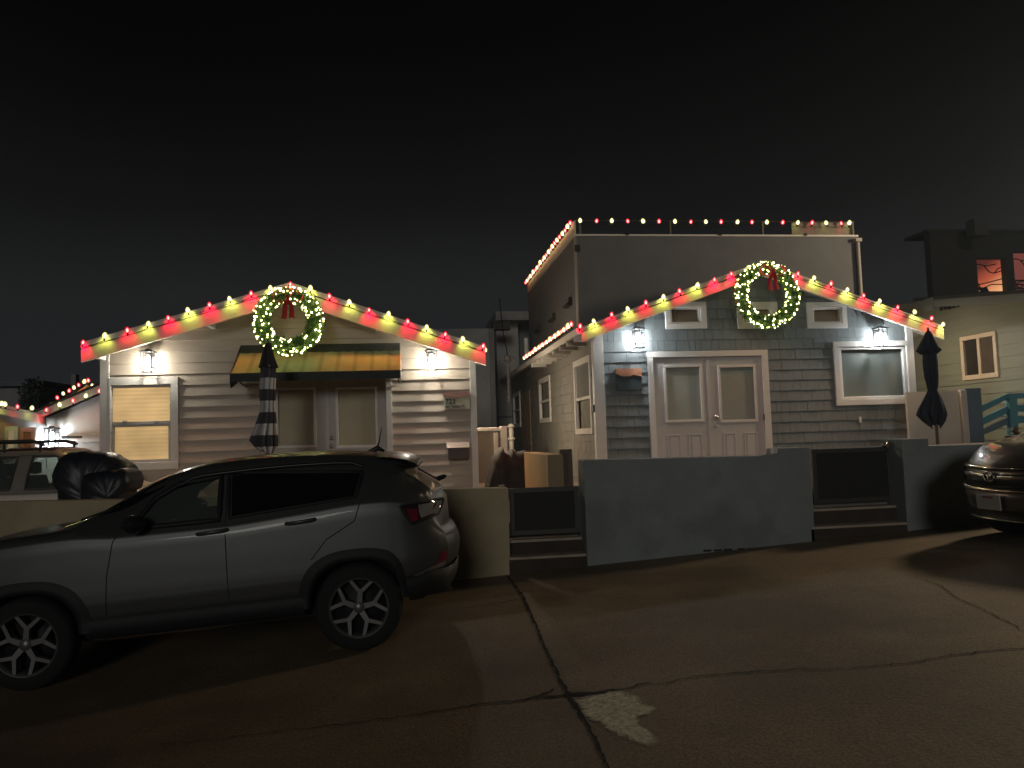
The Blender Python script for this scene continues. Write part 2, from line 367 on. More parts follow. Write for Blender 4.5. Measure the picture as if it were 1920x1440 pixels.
# ------------------------------------------------------------------ siding
def siding(mb, org, u, nrm, width_fn, z0, z1, exp, openings, out_b=.030, out_t=.003, shingle=False, seed=1):
    """lap boards or shingles on the vertical plane org + a*u; nrm points outwards; width_fn(z) -> (a0, a1)."""
    r = random.Random(seed); u = np.array(u, float); nrm = np.array(nrm, float); org = np.array(org, float)
    def pt(a, z, o): q = org+u*a+nrm*o; return (q[0], q[1], z)
    flip = np.cross(u, np.array([0, 0, 1.0]))@nrm < 0
    def quad(a0, a1, b0, b1, za, zb, oa, ob):
        vs = [pt(a0, za, oa), pt(a1, za, oa), pt(b1, zb, ob), pt(b0, zb, ob), pt(a0, za, 0), pt(a1, za, 0), pt(b0, zb, 0), pt(b1, zb, 0)]
        fs = [(0, 1, 2, 3), (4, 5, 1, 0), (4, 0, 3, 6), (1, 5, 7, 2)]
        mb.add(vs, [f[::-1] for f in fs] if flip else fs)
    z = z0; row = 0
    while z < z1-1e-4:
        zt = min(z+exp, z1)
        cuts = sorted({z, zt}|{q for o in openings for q in (o[2], o[3]) if z < q < zt})
        cells = None
        if shingle:
            lo, hi = width_fn(z); cells = [lo-r.uniform(0, .15)]
            while cells[-1] < hi: cells.append(cells[-1]+r.uniform(.09, .235))
            jit = [(r.uniform(-.002, .003), r.uniform(0, .004)) for _ in cells]
        for za, zb in zip(cuts[:-1], cuts[1:]):
            fa = (za-z)/exp; fb = (zb-z)/exp
            oa, ob = out_b+(out_t-out_b)*fa, out_b+(out_t-out_b)*fb
            l0, h0 = width_fn(za); l1, h1 = width_fn(zb)
            lo, hi = min(l0, l1), max(h0, h1)
            iv = [(lo, hi)]
            for o in openings:
                if o[2] <= za+1e-6 and o[3] >= zb-1e-6:
                    iv = [s for a, b in iv for s in ((a, min(b, o[0])), (max(a, o[1]), b)) if s[1]-s[0] > 1e-4]
            for a, b in iv:
                if not shingle:
                    A0 = a if a > lo else l0; B0 = b if b < hi else h0; A1 = a if a > lo else l1; B1 = b if b < hi else h1
                    if B1-A1 < .001: A1 = B1 = (A1+B1)/2
                    quad(A0, B0, A1, B1, za, zb, oa, ob)
                else:
                    for k in range(len(cells)-1):
                        c0, c1 = max(cells[k]+.0018, a), min(cells[k+1]-.0018, b)
                        if c1-c0 < .004: continue
                        dz, do = jit[k]; zz = za-(dz if za == z else 0)
                        m0, m1 = max(c0, l0), min(c1, h0); n0, n1 = max(c0, l1), min(c1, h1)
                        if m1-m0 < .002: continue
                        if n1-n0 < .002: n0 = n1 = min(max((n0+n1)/2, m0), m1)
                        quad(m0, m1, n0, n1, zz, zb, oa+do, ob+do)
        z = zt; row += 1
def rect(xp0, yp0, xp1, yp1, Y=12.0):      # photo rectangle -> (x0, x1, z0, z1) on a facade
    a, b, c, d = P(xp0, yp0, Y), P(xp1, yp0, Y), P(xp0, yp1, Y), P(xp1, yp1, Y)
    return ((a[0]+c[0])/2, (b[0]+d[0])/2, (c[2]+d[2])/2, (a[2]+b[2])/2)
def frame_ring(mb, o, i, y0, y1):          # casing between outer and inner rectangles (facade facing -Y)
    mb.box(o[0], o[1], y0, y1, i[3], o[3]); mb.box(o[0], o[1], y0, y1, o[2], i[2])
    mb.box(o[0], i[0], y0+.001, y1, i[2], i[3]); mb.box(i[1], o[1], y0+.001, y1, i[2], i[3])
def shrink(r, d): return (r[0]+d, r[1]-d, r[2]+d, r[3]-d)
def slats(mb, r, y, pitch=.034, tilt=.55, depth=.016):
    z = r[2]
    while z < r[3]-pitch*.5:
        dz = depth*tilt; zz = min(z+pitch*1.06, r[3])
        mb.add([(r[0], y-depth/2, z), (r[1], y-depth/2, z), (r[1], y+depth/2*.2, zz), (r[0], y+depth/2*.2, zz)], [(0, 1, 2, 3)])
        z += pitch

YH = 12.0
def gable_fn(ptL, ptP, ptR, x0, x1, drop=0.0):
    """z -> x-range under a gable given by three (x, z) points"""
    def f(z):
        z = z+drop
        a, b = x0, x1
        if z > ptL[1]: a = max(x0, ptL[0]+(z-ptL[1])*(ptP[0]-ptL[0])/(ptP[1]-ptL[1]))
        if z > ptR[1]: b = min(x1, ptR[0]+(z-ptR[1])*(ptP[0]-ptR[0])/(ptP[1]-ptR[1]))
        if b < a: a = b = (a+b)/2
        return a, b
    return f

# ------------------------------------------------------------------ left cottage
YFas = 11.6
def roof_and_fascia(house, L, Pk, Rr, yb, thick=.085, board=.20):
    for A, B, nm in ((L, Pk, 'l'), (Pk, Rr, 'r')):
        a, b = np.array(A), np.array(B)
        q = [(a[0], YFas-.02, a[1]), (b[0], YFas-.02, b[1]), (b[0], YFas-.02, b[1]-thick), (a[0], YFas-.02, a[1]-thick)]
        MB().prism(q, (0, 0.05, 0), (0, yb-YFas, 0)).build('roof', ROOF, house)
        MB().prism(q, (0, 0, 0), (0, 0.049, 0)).build('drip_edge', FASCIA, house)
        q2 = [(a[0], YFas, a[1]-thick-.012), (b[0], YFas, b[1]-thick-.012), (b[0], YFas, b[1]-thick-board), (a[0], YFas, a[1]-thick-board)]
        MB().prism(q2, (0, -.017, 0), (0, .034, 0)).build('bargeboard', FASCIA, house)
        # soffit
        q3 = [(a[0], YFas+.04, a[1]-thick-.004), (b[0], YFas+.04, b[1]-thick-.004), (b[0], YFas+.04, b[1]-thick-.02), (a[0], YFas+.04, a[1]-thick-.02)]
        MB().prism(q3, (0, 0, 0), (0, YH-YFas+.05, 0)).build('soffit', TRIM, house)
L3, P3, R3 = P(152, 642, YFas-.02), P(544, 529, YFas-.02), P(910, 650, YFas-.02)
LH = thing('cottage', 'beige clapboard cottage with a striped awning over its double door', 'house', (-1.75, 12, ZL))
lx0, lx1 = P(189, 780, YH)[0], P(893.5, 780, YH)[0]
roof_and_fascia(LH, (L3[0], L3[2]), (P3[0], P3[2]), (R3[0], R3[2]), 21)
win = rect(205, 708, 336, 881); win_in = rect(210, 722, 322, 867)
door = rect(500, 697, 737, 1000); door_in = rect(509, 709, 726, 1000)
door = (door[0], door[1], ZL, door[3]); door_in = (door_in[0], door_in[1], ZL, door_in[3])
gf = gable_fn((L3[0], L3[2]), (P3[0], P3[2]), (R3[0], R3[2]), lx0, lx1, drop=.085)
mb = MB(); exp = (P(800, 712, YH)[2]-P(800, 832.5, YH)[2])/6
zr = P(800, 712, YH)[2]; z0 = zr-exp*math.ceil((zr-ZL)/exp)
siding(mb, (0, YH, 0), (1, 0, 0), (0, -1, 0), gf, z0, P3[2]-.1, exp, [shrink(win, .05), shrink(door, .05)])
mb.build('wall', BEIGE, LH)
c = MB()
zc = P3[2]-.12
c.prism([(lx0+.01, YH+.10, -.3), (lx1-.01, YH+.10, -.3), (lx1-.01, YH+.10, gf(2.0)[1] and R3[2]-.05-.12), (P3[0], YH+.10, zc), (lx0+.01, YH+.10, L3[2]-.05-.10)], (0, 0, 0), (0, 8, 0)).build('wall', BEIGE, LH)
# backing right behind the boards so that no light leaks through, with window and door holes left open
b = MB()
def backing(b, fn, z0, z1, opens, y, n=60):
    zs = sorted(set(list(np.linspace(z0, z1, n))+[q for o in opens for q in (o[2], o[3]) if z0 < q < z1]))
    for za, zb in zip(zs[:-1], zs[1:]):
        a0, b0 = fn(za); a1, b1 = fn(zb); iv = [(a0, b0, a1, b1)]
        for o in opens:
            if o[2] <= za+1e-6 and o[3] >= zb-1e-6:
                iv = [s for (p, q, p1, q1) in iv for s in ((p, min(q, o[0]), p1, min(q1, o[0])), (max(p, o[1]), q, max(p1, o[1]), q1)) if s[1]-s[0] > 1e-3]
        for p, q, p1, q1 in iv: b.add([(p, y, za), (q, y, za), (q1, y, zb), (p1, y, zb)], [(0, 1, 2, 3)])
backing(b, gf, ZL-.3, P3[2]-.1, [shrink(win, .05), shrink(door, .05)], YH-.0015)
b.build('sheathing', DARKGAP, LH)
# corner boards
for xa, xb in ((189, 206), (882.5, 894)):
    a, b_ = P(xa, 780, YH)[0], P(xb, 780, YH)[0]
    ztop = min(gf(2)[0], 9) and (L3[2]+(a-L3[0])*(P3[2]-L3[2])/(P3[0]-L3[0]) if xa < 500 else R3[2]+(b_-R3[0])*(P3[2]-R3[2])/(P3[0]-R3[0]))-.11
    t = MB(); t.box(a, b_, YH-.045, YH+.12, ZL, ztop); t.build('corner_board', TRIM, LH, bevel=.004)
# lookout brackets under the overhang
for xp, yp in ((182, 667), (392, 606), (708, 611), (897, 672)):
    p = P(xp, yp, 11.72); t = MB(); t.box(p[0]-.035, p[0]+.035, 11.645, 11.99, p[2]-.045, p[2]+.02); t.build('bracket', TRIM, LH, bevel=.004)
# window: casing, two sashes, blinds, lit room behind
t = MB(); frame_ring(t, win, win_in, YH-.05, YH+.02); wo = t.build('window', TRIM, LH, bevel=.004)
up, lo_ = rect(208, 722, 322, 796), rect(208, 794, 322, 867)
upi, loi = rect(212, 727, 319, 790), rect(215, 800, 316, 862)
t = MB(); frame_ring(t, up, upi, YH-.022, YH+.01); t.build('sash', mat('sash_vinyl', (0.45, 0.42, 0.38), .4, var=.04), wo, bevel=.003)
t = MB(); frame_ring(t, lo_, loi, YH-.012, YH+.02); t.build('sash', MATS['sash_vinyl'], wo, bevel=.003)
t = MB(); t.box(upi[0]-.01, upi[1]+.01, YH-.006, YH-.002, upi[2]-.01, upi[3]+.01); t.build('pane', GLASS, wo)
t = MB(); t.box(loi[0]-.01, loi[1]+.01, YH+.004, YH+.008, loi[2]-.01, loi[3]+.01); t.build('pane', GLASS, wo)
for xq in (234, 293):
    q = P(xq, 790, YH-.03); t = MB(); t.box(q[0]-.03, q[0]+.03, YH-.045, YH-.02, q[2]-.008, q[2]+.01); t.build('sash_lock', NICKEL, wo)
LIT = bpy.data.materials.new('lit_blind'); LIT.use_nodes = True
n = LIT.node_tree; bb = n.nodes['Principled BSDF']; bb.inputs['Base Color'].default_value = (.55, .42, .26, 1)
bb.inputs['Emission Color'].default_value = (1.0, .66, .30, 1); bb.inputs['Emission Strength'].default_value = .27
zz = n.nodes.new('ShaderNodeTexNoise'); zz.inputs['Scale'].default_value = 1.6; tcx = n.nodes.new('ShaderNodeTexCoord')
n.links.new(tcx.outputs['Object'], zz.inputs['Vector']); mm = n.nodes.new('ShaderNodeMath'); mm.operation = 'MULTIPLY'; mm.inputs[1].default_value = .95
n.links.new(zz.outputs['Fac'], mm.inputs[0]); n.links.new(mm.outputs[0], bb.inputs['Emission Strength'])
t = MB(); z = lo_[2]
while z < up[3]-.02:
    t.grid([[(x, YH+.045+.020*(1-f)**1.5+.003*math.sin(x*3), z+.064*f*.93) for x in np.linspace(up[0]+.01, up[1]-.01, 9)] for f in (0, .35, .7, 1)], flip=True); z += .060
t.build('blind', LIT, wo)
# double door with glazed leaves
DF = (door[0], door[1], ZL, door[3])
t = MB(); di = door_in
t.box(DF[0], DF[1], YH-.05, YH+.03, di[3], DF[3]); t.box(DF[0], di[0], YH-.049, YH+.03, ZL, di[3]); t.box(di[1], DF[1], YH-.049, YH+.03, ZL, di[3])
dfr = t.build('door_frame', TRIM, LH, bevel=.004)
def door_leaf(house, r, lite, Y, m, trimm, blindm, panels=(), knob=None, slat=True):
    """leaf r with a glazed opening and raised panels"""
    t = MB(); th = .045
    t.box(r[0], lite[0], Y, Y+th, r[2], r[3]); t.box(lite[1], r[1], Y, Y+th, r[2], r[3])
    t.box(lite[0], lite[1], Y+.0005, Y+th, lite[3], r[3]); t.box(lite[0], lite[1], Y+.0005, Y+th, r[2], lite[2])
    leaf = t.build('door', m, house, bevel=.002)
    for p in panels:
        q = MB(); frame_ring(q, p, shrink(p, .02), Y-.010, Y+.002); q.box(p[0]+.045, p[1]-.045, Y-.008, Y+.002, p[2]+.045, p[3]-.045)
        q.build('panel', m, leaf, bevel=.004)
    q = MB(); frame_ring(q, (lite[0]-.035, lite[1]+.035, lite[2]-.035, lite[3]+.035), shrink(lite, .008), Y-.018, Y+.004); q.build('glazing_frame', trimm, leaf, bevel=.005)
    q = MB(); q.box(lite[0], lite[1], Y+.012, Y+.016, lite[2], lite[3]); q.build('pane', GLASS, leaf)
    q = MB()
    if slat: slats(q, lite, Y+.034, pitch=.046, depth=.024)
    else: q.box(lite[0], lite[1], Y+.03, Y+.036, lite[2], lite[3])
    q.build('blind', blindm, leaf)
    if knob is not None:
        for kx, kz, rr in knob:
            q = MB(); q.lathe([(0, -.055), (rr*.7, -.052), (rr, -.035), (rr*.8, -.018), (rr*.35, -.014), (rr*.35, -.006), (rr*1.25, -.006), (rr*1.25, 0)], (kx, Y, kz), 14, 'y'); q.build('handle', NICKEL, leaf)
    return leaf
YD = YH-.004
spl = P(614, 780, YD)[0]
lt1, lt2 = rect(521, 730, 589, 836, YD), rect(634, 729, 705, 836, YD)
k = P(621, 825, YD); k2 = P(621, 833, YD)
door_leaf(LH, (di[0]+.004, spl-.003, ZL+.02, di[3]-.004), lt1, YD, DOORG, TRIM, BLINDB)
door_leaf(LH, (spl+.003, di[1]-.004, ZL+.02, di[3]-.004), lt2, YD, DOORG, TRIM, BLINDB, knob=[(k[0], k[2]+.03, .026), (k2[0], k2[2]-.03, .03)])
t = MB(); t.box(spl-.03, spl+.03, YD-.012, YD+.0, ZL+.02, di[3]-.006); t.build('astragal', DOORG, dfr, bevel=.003)
# awning
YA = 11.2
a0, a1 = P(428, 697, YA), P(748, 697, YA); b0, b1 = P(455, 645, YH-.05), P(752, 645, YH-.05)
AX0, AX1 = (a0[0]+b0[0])/2, (a1[0]+b1[0])/2; AZ1 = (a0[2]+a1[2])/2; AZ2 = (b0[2]+b1[2])/2
AW = mat('awning_canvas', (0.25, 0.29, 0.15), .8, var=.12, scale=4, bump=.15)
n = AW.node_tree; bb = n.nodes['Principled BSDF']; tcx = n.nodes.new('ShaderNodeTexCoord'); wv = n.nodes.new('ShaderNodeTexWave')
wv.wave_type = 'BANDS'; wv.bands_direction = 'X'; wv.inputs['Scale'].default_value = 1.28; wv.inputs['Distortion'].default_value = .4; wv.inputs['Detail Scale'].default_value = .5
n.links.new(tcx.outputs['Object'], wv.inputs['Vector']); src = bb.inputs['Base Color'].links[0].from_socket
rr_ = n.nodes.new('ShaderNodeValToRGB'); rr_.color_ramp.elements[0].position = .05; rr_.color_ramp.elements[0].color = (.66, .64, .60, 1); rr_.color_ramp.elements[1].position = .22; rr_.color_ramp.elements[1].color = (1, 1, 1, 1)
n.links.new(wv.outputs['Fac'], rr_.inputs[0]); mx = n.nodes.new('ShaderNodeMix'); mx.data_type = 'RGBA'; mx.blend_type = 'MULTIPLY'; mx.inputs[0].default_value = .8
n.links.new(src, mx.inputs[6]); n.links.new(rr_.outputs[0], mx.inputs[7]); n.links.new(mx.outputs[2], bb.inputs['Base Color'])
AWD = mat('awning_dark_canvas', (0.045, 0.052, 0.045), .8, var=.15, scale=5, bump=.1)
g = []; nx = 48
for j in range(9):
    f = j/8; row = []
    for i in range(nx+1):
        x = AX0+(AX1-AX0)*i/nx; y = YH-.05+(YA-YH+.05)*f; z = AZ2+(AZ1-AZ2)*f-.03*math.sin(math.pi*f)+.006*math.sin(i*1.9)*math.sin(math.pi*f)
        row.append((x, y, z))
    g.append(row)
f0 = .22
top = MB().grid(g[2:], flip=True); canopy = top.build('awning', AW, LH)
MB().grid(g[:3], flip=True).build('headband', AWD, canopy)
t = MB(); vz = AZ1-(P(500, 697, YA)[2]-P(500, 713, YA)[2])
vg = [[(AX0+(AX1-AX0)*i/nx, YA-.004+.006*math.sin(i*1.3), AZ1) for i in range(nx+1)], [(AX0+(AX1-AX0)*i/nx, YA+.004*math.sin(i*1.3+.4), vz) for i in range(nx+1)]]
t.grid(vg, flip=True); t.build('valance', AWD, canopy)
for x, m_ in ((AX0, AWD), (AX1, TRIM)):
    t = MB(); t.prism([(x, YA, AZ1), (x, YA, vz), (x, YA+.05, vz-.08), (x, YH-.06, vz+.10), (x, YH-.06, AZ2)], (-.002 if x == AX1 else -.004, 0, 0), (.012, 0, 0)); t.build('side_panel', m_, canopy)
t = MB()
for x in (AX0+.03, AX1-.03): t.tube([(x, YA+.02, AZ1-.02), (x, YH-.03, AZ1-.12)], .012)
t.tube([(AX0+.01, YA+.012, AZ1-.006), (AX1-.01, YA+.012, AZ1-.006)], .012); t.build('arm', METALD, canopy)

# ------------------------------------------------------------------ right cottage
RH = thing('cottage', 'slate blue shingled cottage with a tall plain upper storey and a white double door', 'house', (5.8, 12, ZR))
L4, P4, R4 = P(1091, 613, YFas-.02), P(1429, 490, YFas-.02), P(1769, 611, YFas-.02)
rx0, rx1 = P(1117, 740, YH)[0], P(1712, 740, YH)[0]
roof_and_fascia(RH, (L4[0], L4[2]), (P4[0], P4[2]), (R4[0], R4[2]), 13.58, thick=.075, board=.15)
gr = gable_fn((L4[0], L4[2]), (P4[0], P4[2]), (R4[0], R4[2]), rx0, rx1, drop=.075)
rdoor = rect(1219.5, 658, 1446, 1000); rdoor = (rdoor[0], rdoor[1], ZR, rdoor[3])
rdi = rect(1230, 669, 1435, 1000); rdi = (rdi[0], rdi[1], ZR, rdi[3])
rwin = rect(1563, 640, 1704, 759); rwi = rect(1573, 650, 1699, 748)
sm = [rect(1246, 567, 1323, 617), rect(1380.5, 567, 1456, 616.5), rect(1511, 567.5, 1585.5, 616)]
smi = [rect(1256, 577, 1312, 607), rect(1391, 577, 1445, 607), rect(1522, 577.5, 1576, 606.5)]
opens = [shrink(rdoor, .05), shrink(rwin, .04)]+[shrink(s, .03) for s in sm]
exp2 = (P(1300, 641, YH)[2]-P(1300, 641+19.85*8, YH)[2])/8; zr = P(1180, 659.5, YH)[2]
z0 = zr-exp2*math.ceil((zr-ZR+.1)/exp2)
mb = MB(); siding(mb, (0, YH, 0), (1, 0, 0), (0, -1, 0), gr, z0, P4[2]-.1, exp2, opens, .022, .006, True, 5); mb.build('wall', BLUE, RH)
b = MB(); backing(b, gr, ZR-.3, P4[2]-.1, opens, YH-.0015); b.build('sheathing', DARKGAP, RH)
# body behind the front wall and the side wall towards the alley
XS = P(1117, 740, YH)[0]
YB = PX(940, 720, L4[0])[1]
swz = L4[2]+(XS-L4[0])*(P4[2]-L4[2])/(P4[0]-L4[0])-.11
def srect(xn, xf, yt_n, yb_n):          # a rectangle on the alley side: near/far photo x, near top and bottom photo y -> (Y0, Y1, z0, z1)
    a = PX(xn, yt_n, XS-.02); b_ = PX(xn, yb_n, XS-.02); f_ = PX(xf, (yt_n+yb_n)/2, XS-.02); return (a[1], f_[1], b_[2], a[2])
sw1, sw2, sw3 = srect(1107, 1078.5, 664.5, 814), srect(1031, 1012, 703, 791.5), srect(975, 963, 733, 801)
sd_ = srect(993, 979.5, 732, 842); sd_ = (sd_[0], sd_[1], ZL+.02, sd_[3])
so_ = [shrink(q, .03) for q in (sw1, sw2, sw3, sd_)]
mb = MB(); siding(mb, (XS, 0, 0), (0, 1, 0), (-1, 0, 0), lambda z: (YH+.05, YB+.4), ZL+.02, swz, exp2*1.02, so_, .020, .006, True, 9)
mb.build('wall', SIDEBLUE, RH)
b = MB()
zs = sorted({ZL, swz}|{q for o in so_ for q in (o[2], o[3])})
for za, zb in zip(zs[:-1], zs[1:]):
    iv = [(YH, YB+.4)]
    for o in so_:
        if o[2] <= za+1e-6 and o[3] >= zb-1e-6: iv = [s for a, c_ in iv for s in ((a, min(c_, o[0])), (max(a, o[1]), c_)) if s[1]-s[0] > 1e-3]
    for a, c_ in iv: b.add([(XS-.001, a, za), (XS-.001, c_, za), (XS-.001, c_, zb), (XS-.001, a, zb)], [(3, 2, 1, 0)])
b.build('sheathing', DARKGAP, RH)
MB().prism([(XS+.1, YH+.12, -.3), (rx1-.01, YH+.12, -.3), (rx1-.01, YH+.12, R4[2]-.2), (P4[0], YH+.12, P4[2]-.14), (XS+.1, YH+.12, L4[2]-.1)], (0, 0, 0), (0, YB+.4-YH-.12, 0)).build('wall', STUCCO, RH)
def side_window(q, mid, upper, lower, casing=TRIM):
    t = MB(); x0, x1 = XS-.045, XS+.02; i = (q[0]+.075, q[1]-.09, q[2]+.10, q[3]-.11)
    t.box(x0, x1, q[0], q[1], i[3], q[3]); t.box(x0, x1, q[0], q[1], q[2], i[2]); t.box(x0+.001, x1, q[0], i[0], i[2], i[3]); t.box(x0+.001, x1, i[1], q[1], i[2], i[3])
    o = t.build('window', casing, RH, bevel=.004)
    zm = i[2]+(i[3]-i[2])*mid
    t = MB(); t.box(XS-.03, XS+.01, i[0], i[1], zm-.025, zm+.025)
    t.box(XS-.02, XS+.01, i[0], i[0]+.03, i[2], i[3]); t.box(XS-.02, XS+.01, i[1]-.03, i[1], i[2], i[3]); t.build('sash', casing, o, bevel=.003)
    t = MB(); t.box(XS-.006, XS-.002, i[0], i[1], zm, i[3]); t.build('pane', upper, o)
    t = MB(); t.box(XS-.004, XS, i[0], i[1], i[2], zm); t.build('pane', lower, o)
    t = MB(); t.box(XS+.04, XS+.05, i[0], i[1], i[2], i[3]); t.build('blind', mat('curtain_grey', (.20, .19, .17), .8, var=.3, scale=5), o)
    return o
side_window(sw1, .47, glass('pale_reflection_pane', clear=.45, base=(.30, .30, .29), rough=.3), GLASS)  # upper pane's pale, dull colour stands in for a reflection
side_window(sw2, .48, GLASS, GLASS); side_window(sw3, .5, GLASS, GLASS)
t = MB(); t.box(XS-.03, XS+.02, sd_[0], sd_[1], sd_[2], sd_[3]); sdo = t.build('door', mat('weathered_door', (.33, .24, .165), .6, var=.35, scale=3, bump=.2, stretch=(3, 3, .5)), RH, bevel=.004)
sdo['label'] = 'weathered tan side door'
t = MB(); p = PX(991.5, 833, XS-.06); t.tube([p, p+np.array([0, -.12, 0])], .018); t.tube([p, p+np.array([.04, 0, 0])], .022); t.build('handle', NICKEL, sdo)
t = MB(); p = PX(978, 780, XS-.05); t.tube([p, p+np.array([-.05, -.20, .06])], .018); t.build('wall_hook', TRIM, RH)
# corner boards
t = MB(); zt_ = L4[2]+(XS-L4[0])*(P4[2]-L4[2])/(P4[0]-L4[0])-.09
t.box(XS-.03, P(1133, 740, YH)[0], YH-.045, YH+.075, ZR-.1, zt_+.03); t.build('corner_board', TRIM, RH, bevel=.004)
t = MB(); t.box(P(1703.5, 740, YH)[0], P(1716, 740, YH)[0], YH-.045, YH+.1, ZR-.1, zt_+.02); t.build('corner_board', TRIM, RH, bevel=.004)
p = PX(1118.5, 765, XS-.04); t = MB(); t.box(XS-.06, XS-.028, YH-.03, YH+.04, p[2]-.055, p[2]+.06); t.build('doorbell_camera', METALD, RH, bevel=.006)
# front door
t = MB(); t.box(rdoor[0], rdoor[1], YH-.05, YH+.03, rdi[3], rdoor[3]); t.box(rdoor[0], rdi[0], YH-.049, YH+.03, ZR, rdi[3]); t.box(rdi[1], rdoor[1], YH-.049, YH+.03, ZR, rdi[3])
dfr = t.build('door_frame', TRIM, RH, bevel=.004)
spl = P(1330, 760, YD)[0]
q1, q2 = rect(1249, 688, 1314, 788, YD), rect(1351, 688, 1415, 788, YD)
zt_ = P(1330, 813, YD)[2]
def pn(a, b_): return (P(a, 830, YD)[0], P(b_, 830, YD)[0], ZR+.16, zt_)
kk = P(1342.5, 782, YD); kk2 = P(1342.5, 799, YD)
door_leaf(RH, (rdi[0]+.004, spl-.003, ZR+.02, rdi[3]-.004), q1, YD, DOORW, TRIM, BLIND, [pn(1252, 1277), pn(1292, 1317)], slat=False)
door_leaf(RH, (spl+.003, rdi[1]-.004, ZR+.02, rdi[3]-.004), q2, YD, DOORW, TRIM, BLIND, [pn(1357, 1380), pn(1396, 1420)], knob=[(kk[0], kk[2], .034), (kk2[0], kk2[2], .024)])
t = MB(); t.box(spl-.022, spl+.022, YD-.014, YD, ZR+.02, rdi[3]-.006); t.build('astragal', DOORW, dfr, bevel=.004)
t = MB()
for yy in (690, 782): p = P(1433.5, yy, YD-.03); t.tube([(p[0], YD-.02, p[2]-.05), (p[0], YD-.02, p[2]+.05)], .012)
t.build('hinge', mat('hinge_bronze', (.12, .09, .07), .4, metal=.8), dfr)
# front windows
t = MB(); frame_ring(t, rwin, rwi, YH-.05, YH+.02); wo = t.build('window', TRIM, RH, bevel=.004)
ri = rect(1578, 655.5, 1693, 743)
t = MB(); frame_ring(t, rwi, ri, YH-.03, YH+.03); t.build('sash', mat('sash_bright', (.74, .73, .69), .4, var=.03), wo, bevel=.006)
t = MB(); t.box(ri[0], ri[1], YH+.004, YH+.008, ri[2], ri[3]); t.build('pane', GLASS, wo)
t = MB(); slats(t, ri, YH+.03, pitch=.034, depth=.018); t.build('blind', mat('blind_green_grey', (.19, .205, .19), .5, var=.04), wo)
for a, b_ in zip(sm, smi):
    t = MB(); frame_ring(t, a, b_, YH-.05, YH+.02); wo = t.build('window', TRIM, RH, bevel=.004)
    t = MB(); frame_ring(t, b_, shrink(b_, .028), YH-.03, YH+.06); t.build('sash', MATS['sash_bright'], wo, bevel=.004)
    t = MB(); c_ = shrink(b_, .028); t.box(c_[0], c_[1], YH+.03, YH+.034, c_[2], c_[3]); t.build('pane', GLASS, wo)
    t = MB(); t.box(c_[0], c_[1], YH+.06, YH+.07, c_[2], c_[3]); t.build('blind', mat('kraft_blind', (.33, .245, .18), .8, var=.1), wo)
p = P(1613, 787, YH-.03); t = MB(); t.box(p[0]-.02, p[0]+.02, YH-.04, YH-.01, p[2]-.05, p[2]+.05); t.build('wall_outlet', TRIM, RH, bevel=.004)
# alley-side eave: pent roof, soffit and gutter
EX = L4[0]
MB().prism([(EX, 0, L4[2]-.005), (XS+.12, 0, L4[2]+.14), (XS+.12, 0, L4[2]+.05), (EX, 0, L4[2]-.07)], (0, 11.64, 0), (0, YB, 0)).build('eave', TRIM, RH)
t = MB(); q = [(EX-.09, 0, L4[2]-.02), (EX-.012, 0, L4[2]-.02), (EX-.012, 0, L4[2]-.10), (EX-.06, 0, L4[2]-.10)]
t.prism(q, (0, 11.60, 0), (0, YB+.05, 0)); t.build('gutter', TRIM, RH)
y = 11.9
while y < 16.5:
    t = MB(); t.box(EX-.06, XS-.01, y-.02, y+.02, L4[2]-.19, L4[2]-.075); t.build('rafter_tail', TRIM, RH); y += .62
p = PX(987, 655, EX+.25); t = MB(); t.tube([(p[0], p[1], p[2]-.25), (p[0], p[1], p[2]+.28)], .055, 12); t.build('vent_pipe', TRIM, RH)
# upper storey
Y2 = 13.6
c0 = P(1085, 441, Y2); c1 = P(1606, 444, Y2); X20, X21 = c0[0]-.06, c1[0]; ZT = (c0[2]+c1[2])/2
Y2B = PX(990, 553, X20)[1]
us = MB(); us.box(X20, X21, Y2, Y2B, ZR+1.5, ZT); us = us.build('upper_storey', STUCCO, RH)
t = MB(); t.box(X20-.012, P(1086, 600, Y2)[0], Y2-.02, Y2+.14, L4[2]-.1, ZT-.001); t.build('corner_board', mat('grey_trim', (.36, .34, .30), .6, var=.06), us)
t = MB(); t.box(X20-.03, X21+.02, Y2-.03, Y2+.05, ZT-.012, ZT+.022); t.build('roof_edge', TRIM, us)
t = MB(); p = P(1608, 450, Y2-.06); t.tube([(p[0], Y2-.05, 3.2), (p[0], Y2-.05, p[2]-.05)], .04, 8); t.box(p[0]-.06, p[0]+.06, Y2-.11, Y2+.0, p[2]-.04, p[2]+.03); t.build('downspout', MATS['grey_trim'], us)
for xx, yy in ((1066, 570), (1036, 598), (1009, 618)):
    p = PX(xx, yy, X20-.03); t = MB(); t.box(X20-.10, X20+.01, p[1]-.20, p[1]+.20, p[2]-.055, p[2]-.005); t.box(X20-.06, X20+.01, p[1]-.20, p[1]-.12, p[2]-.005, p[2]+.10)
    t.build('wall_bracket', mat('vent_dark', (.03, .028, .025), .8), us)
p = P(1081, 466, Y2-.05); t = MB(); t.box(p[0]-.03, p[0]+.06, Y2-.09, Y2-.02, p[2]-.05, p[2]+.06); t.build('junction_box', MATS['vent_dark'], us)
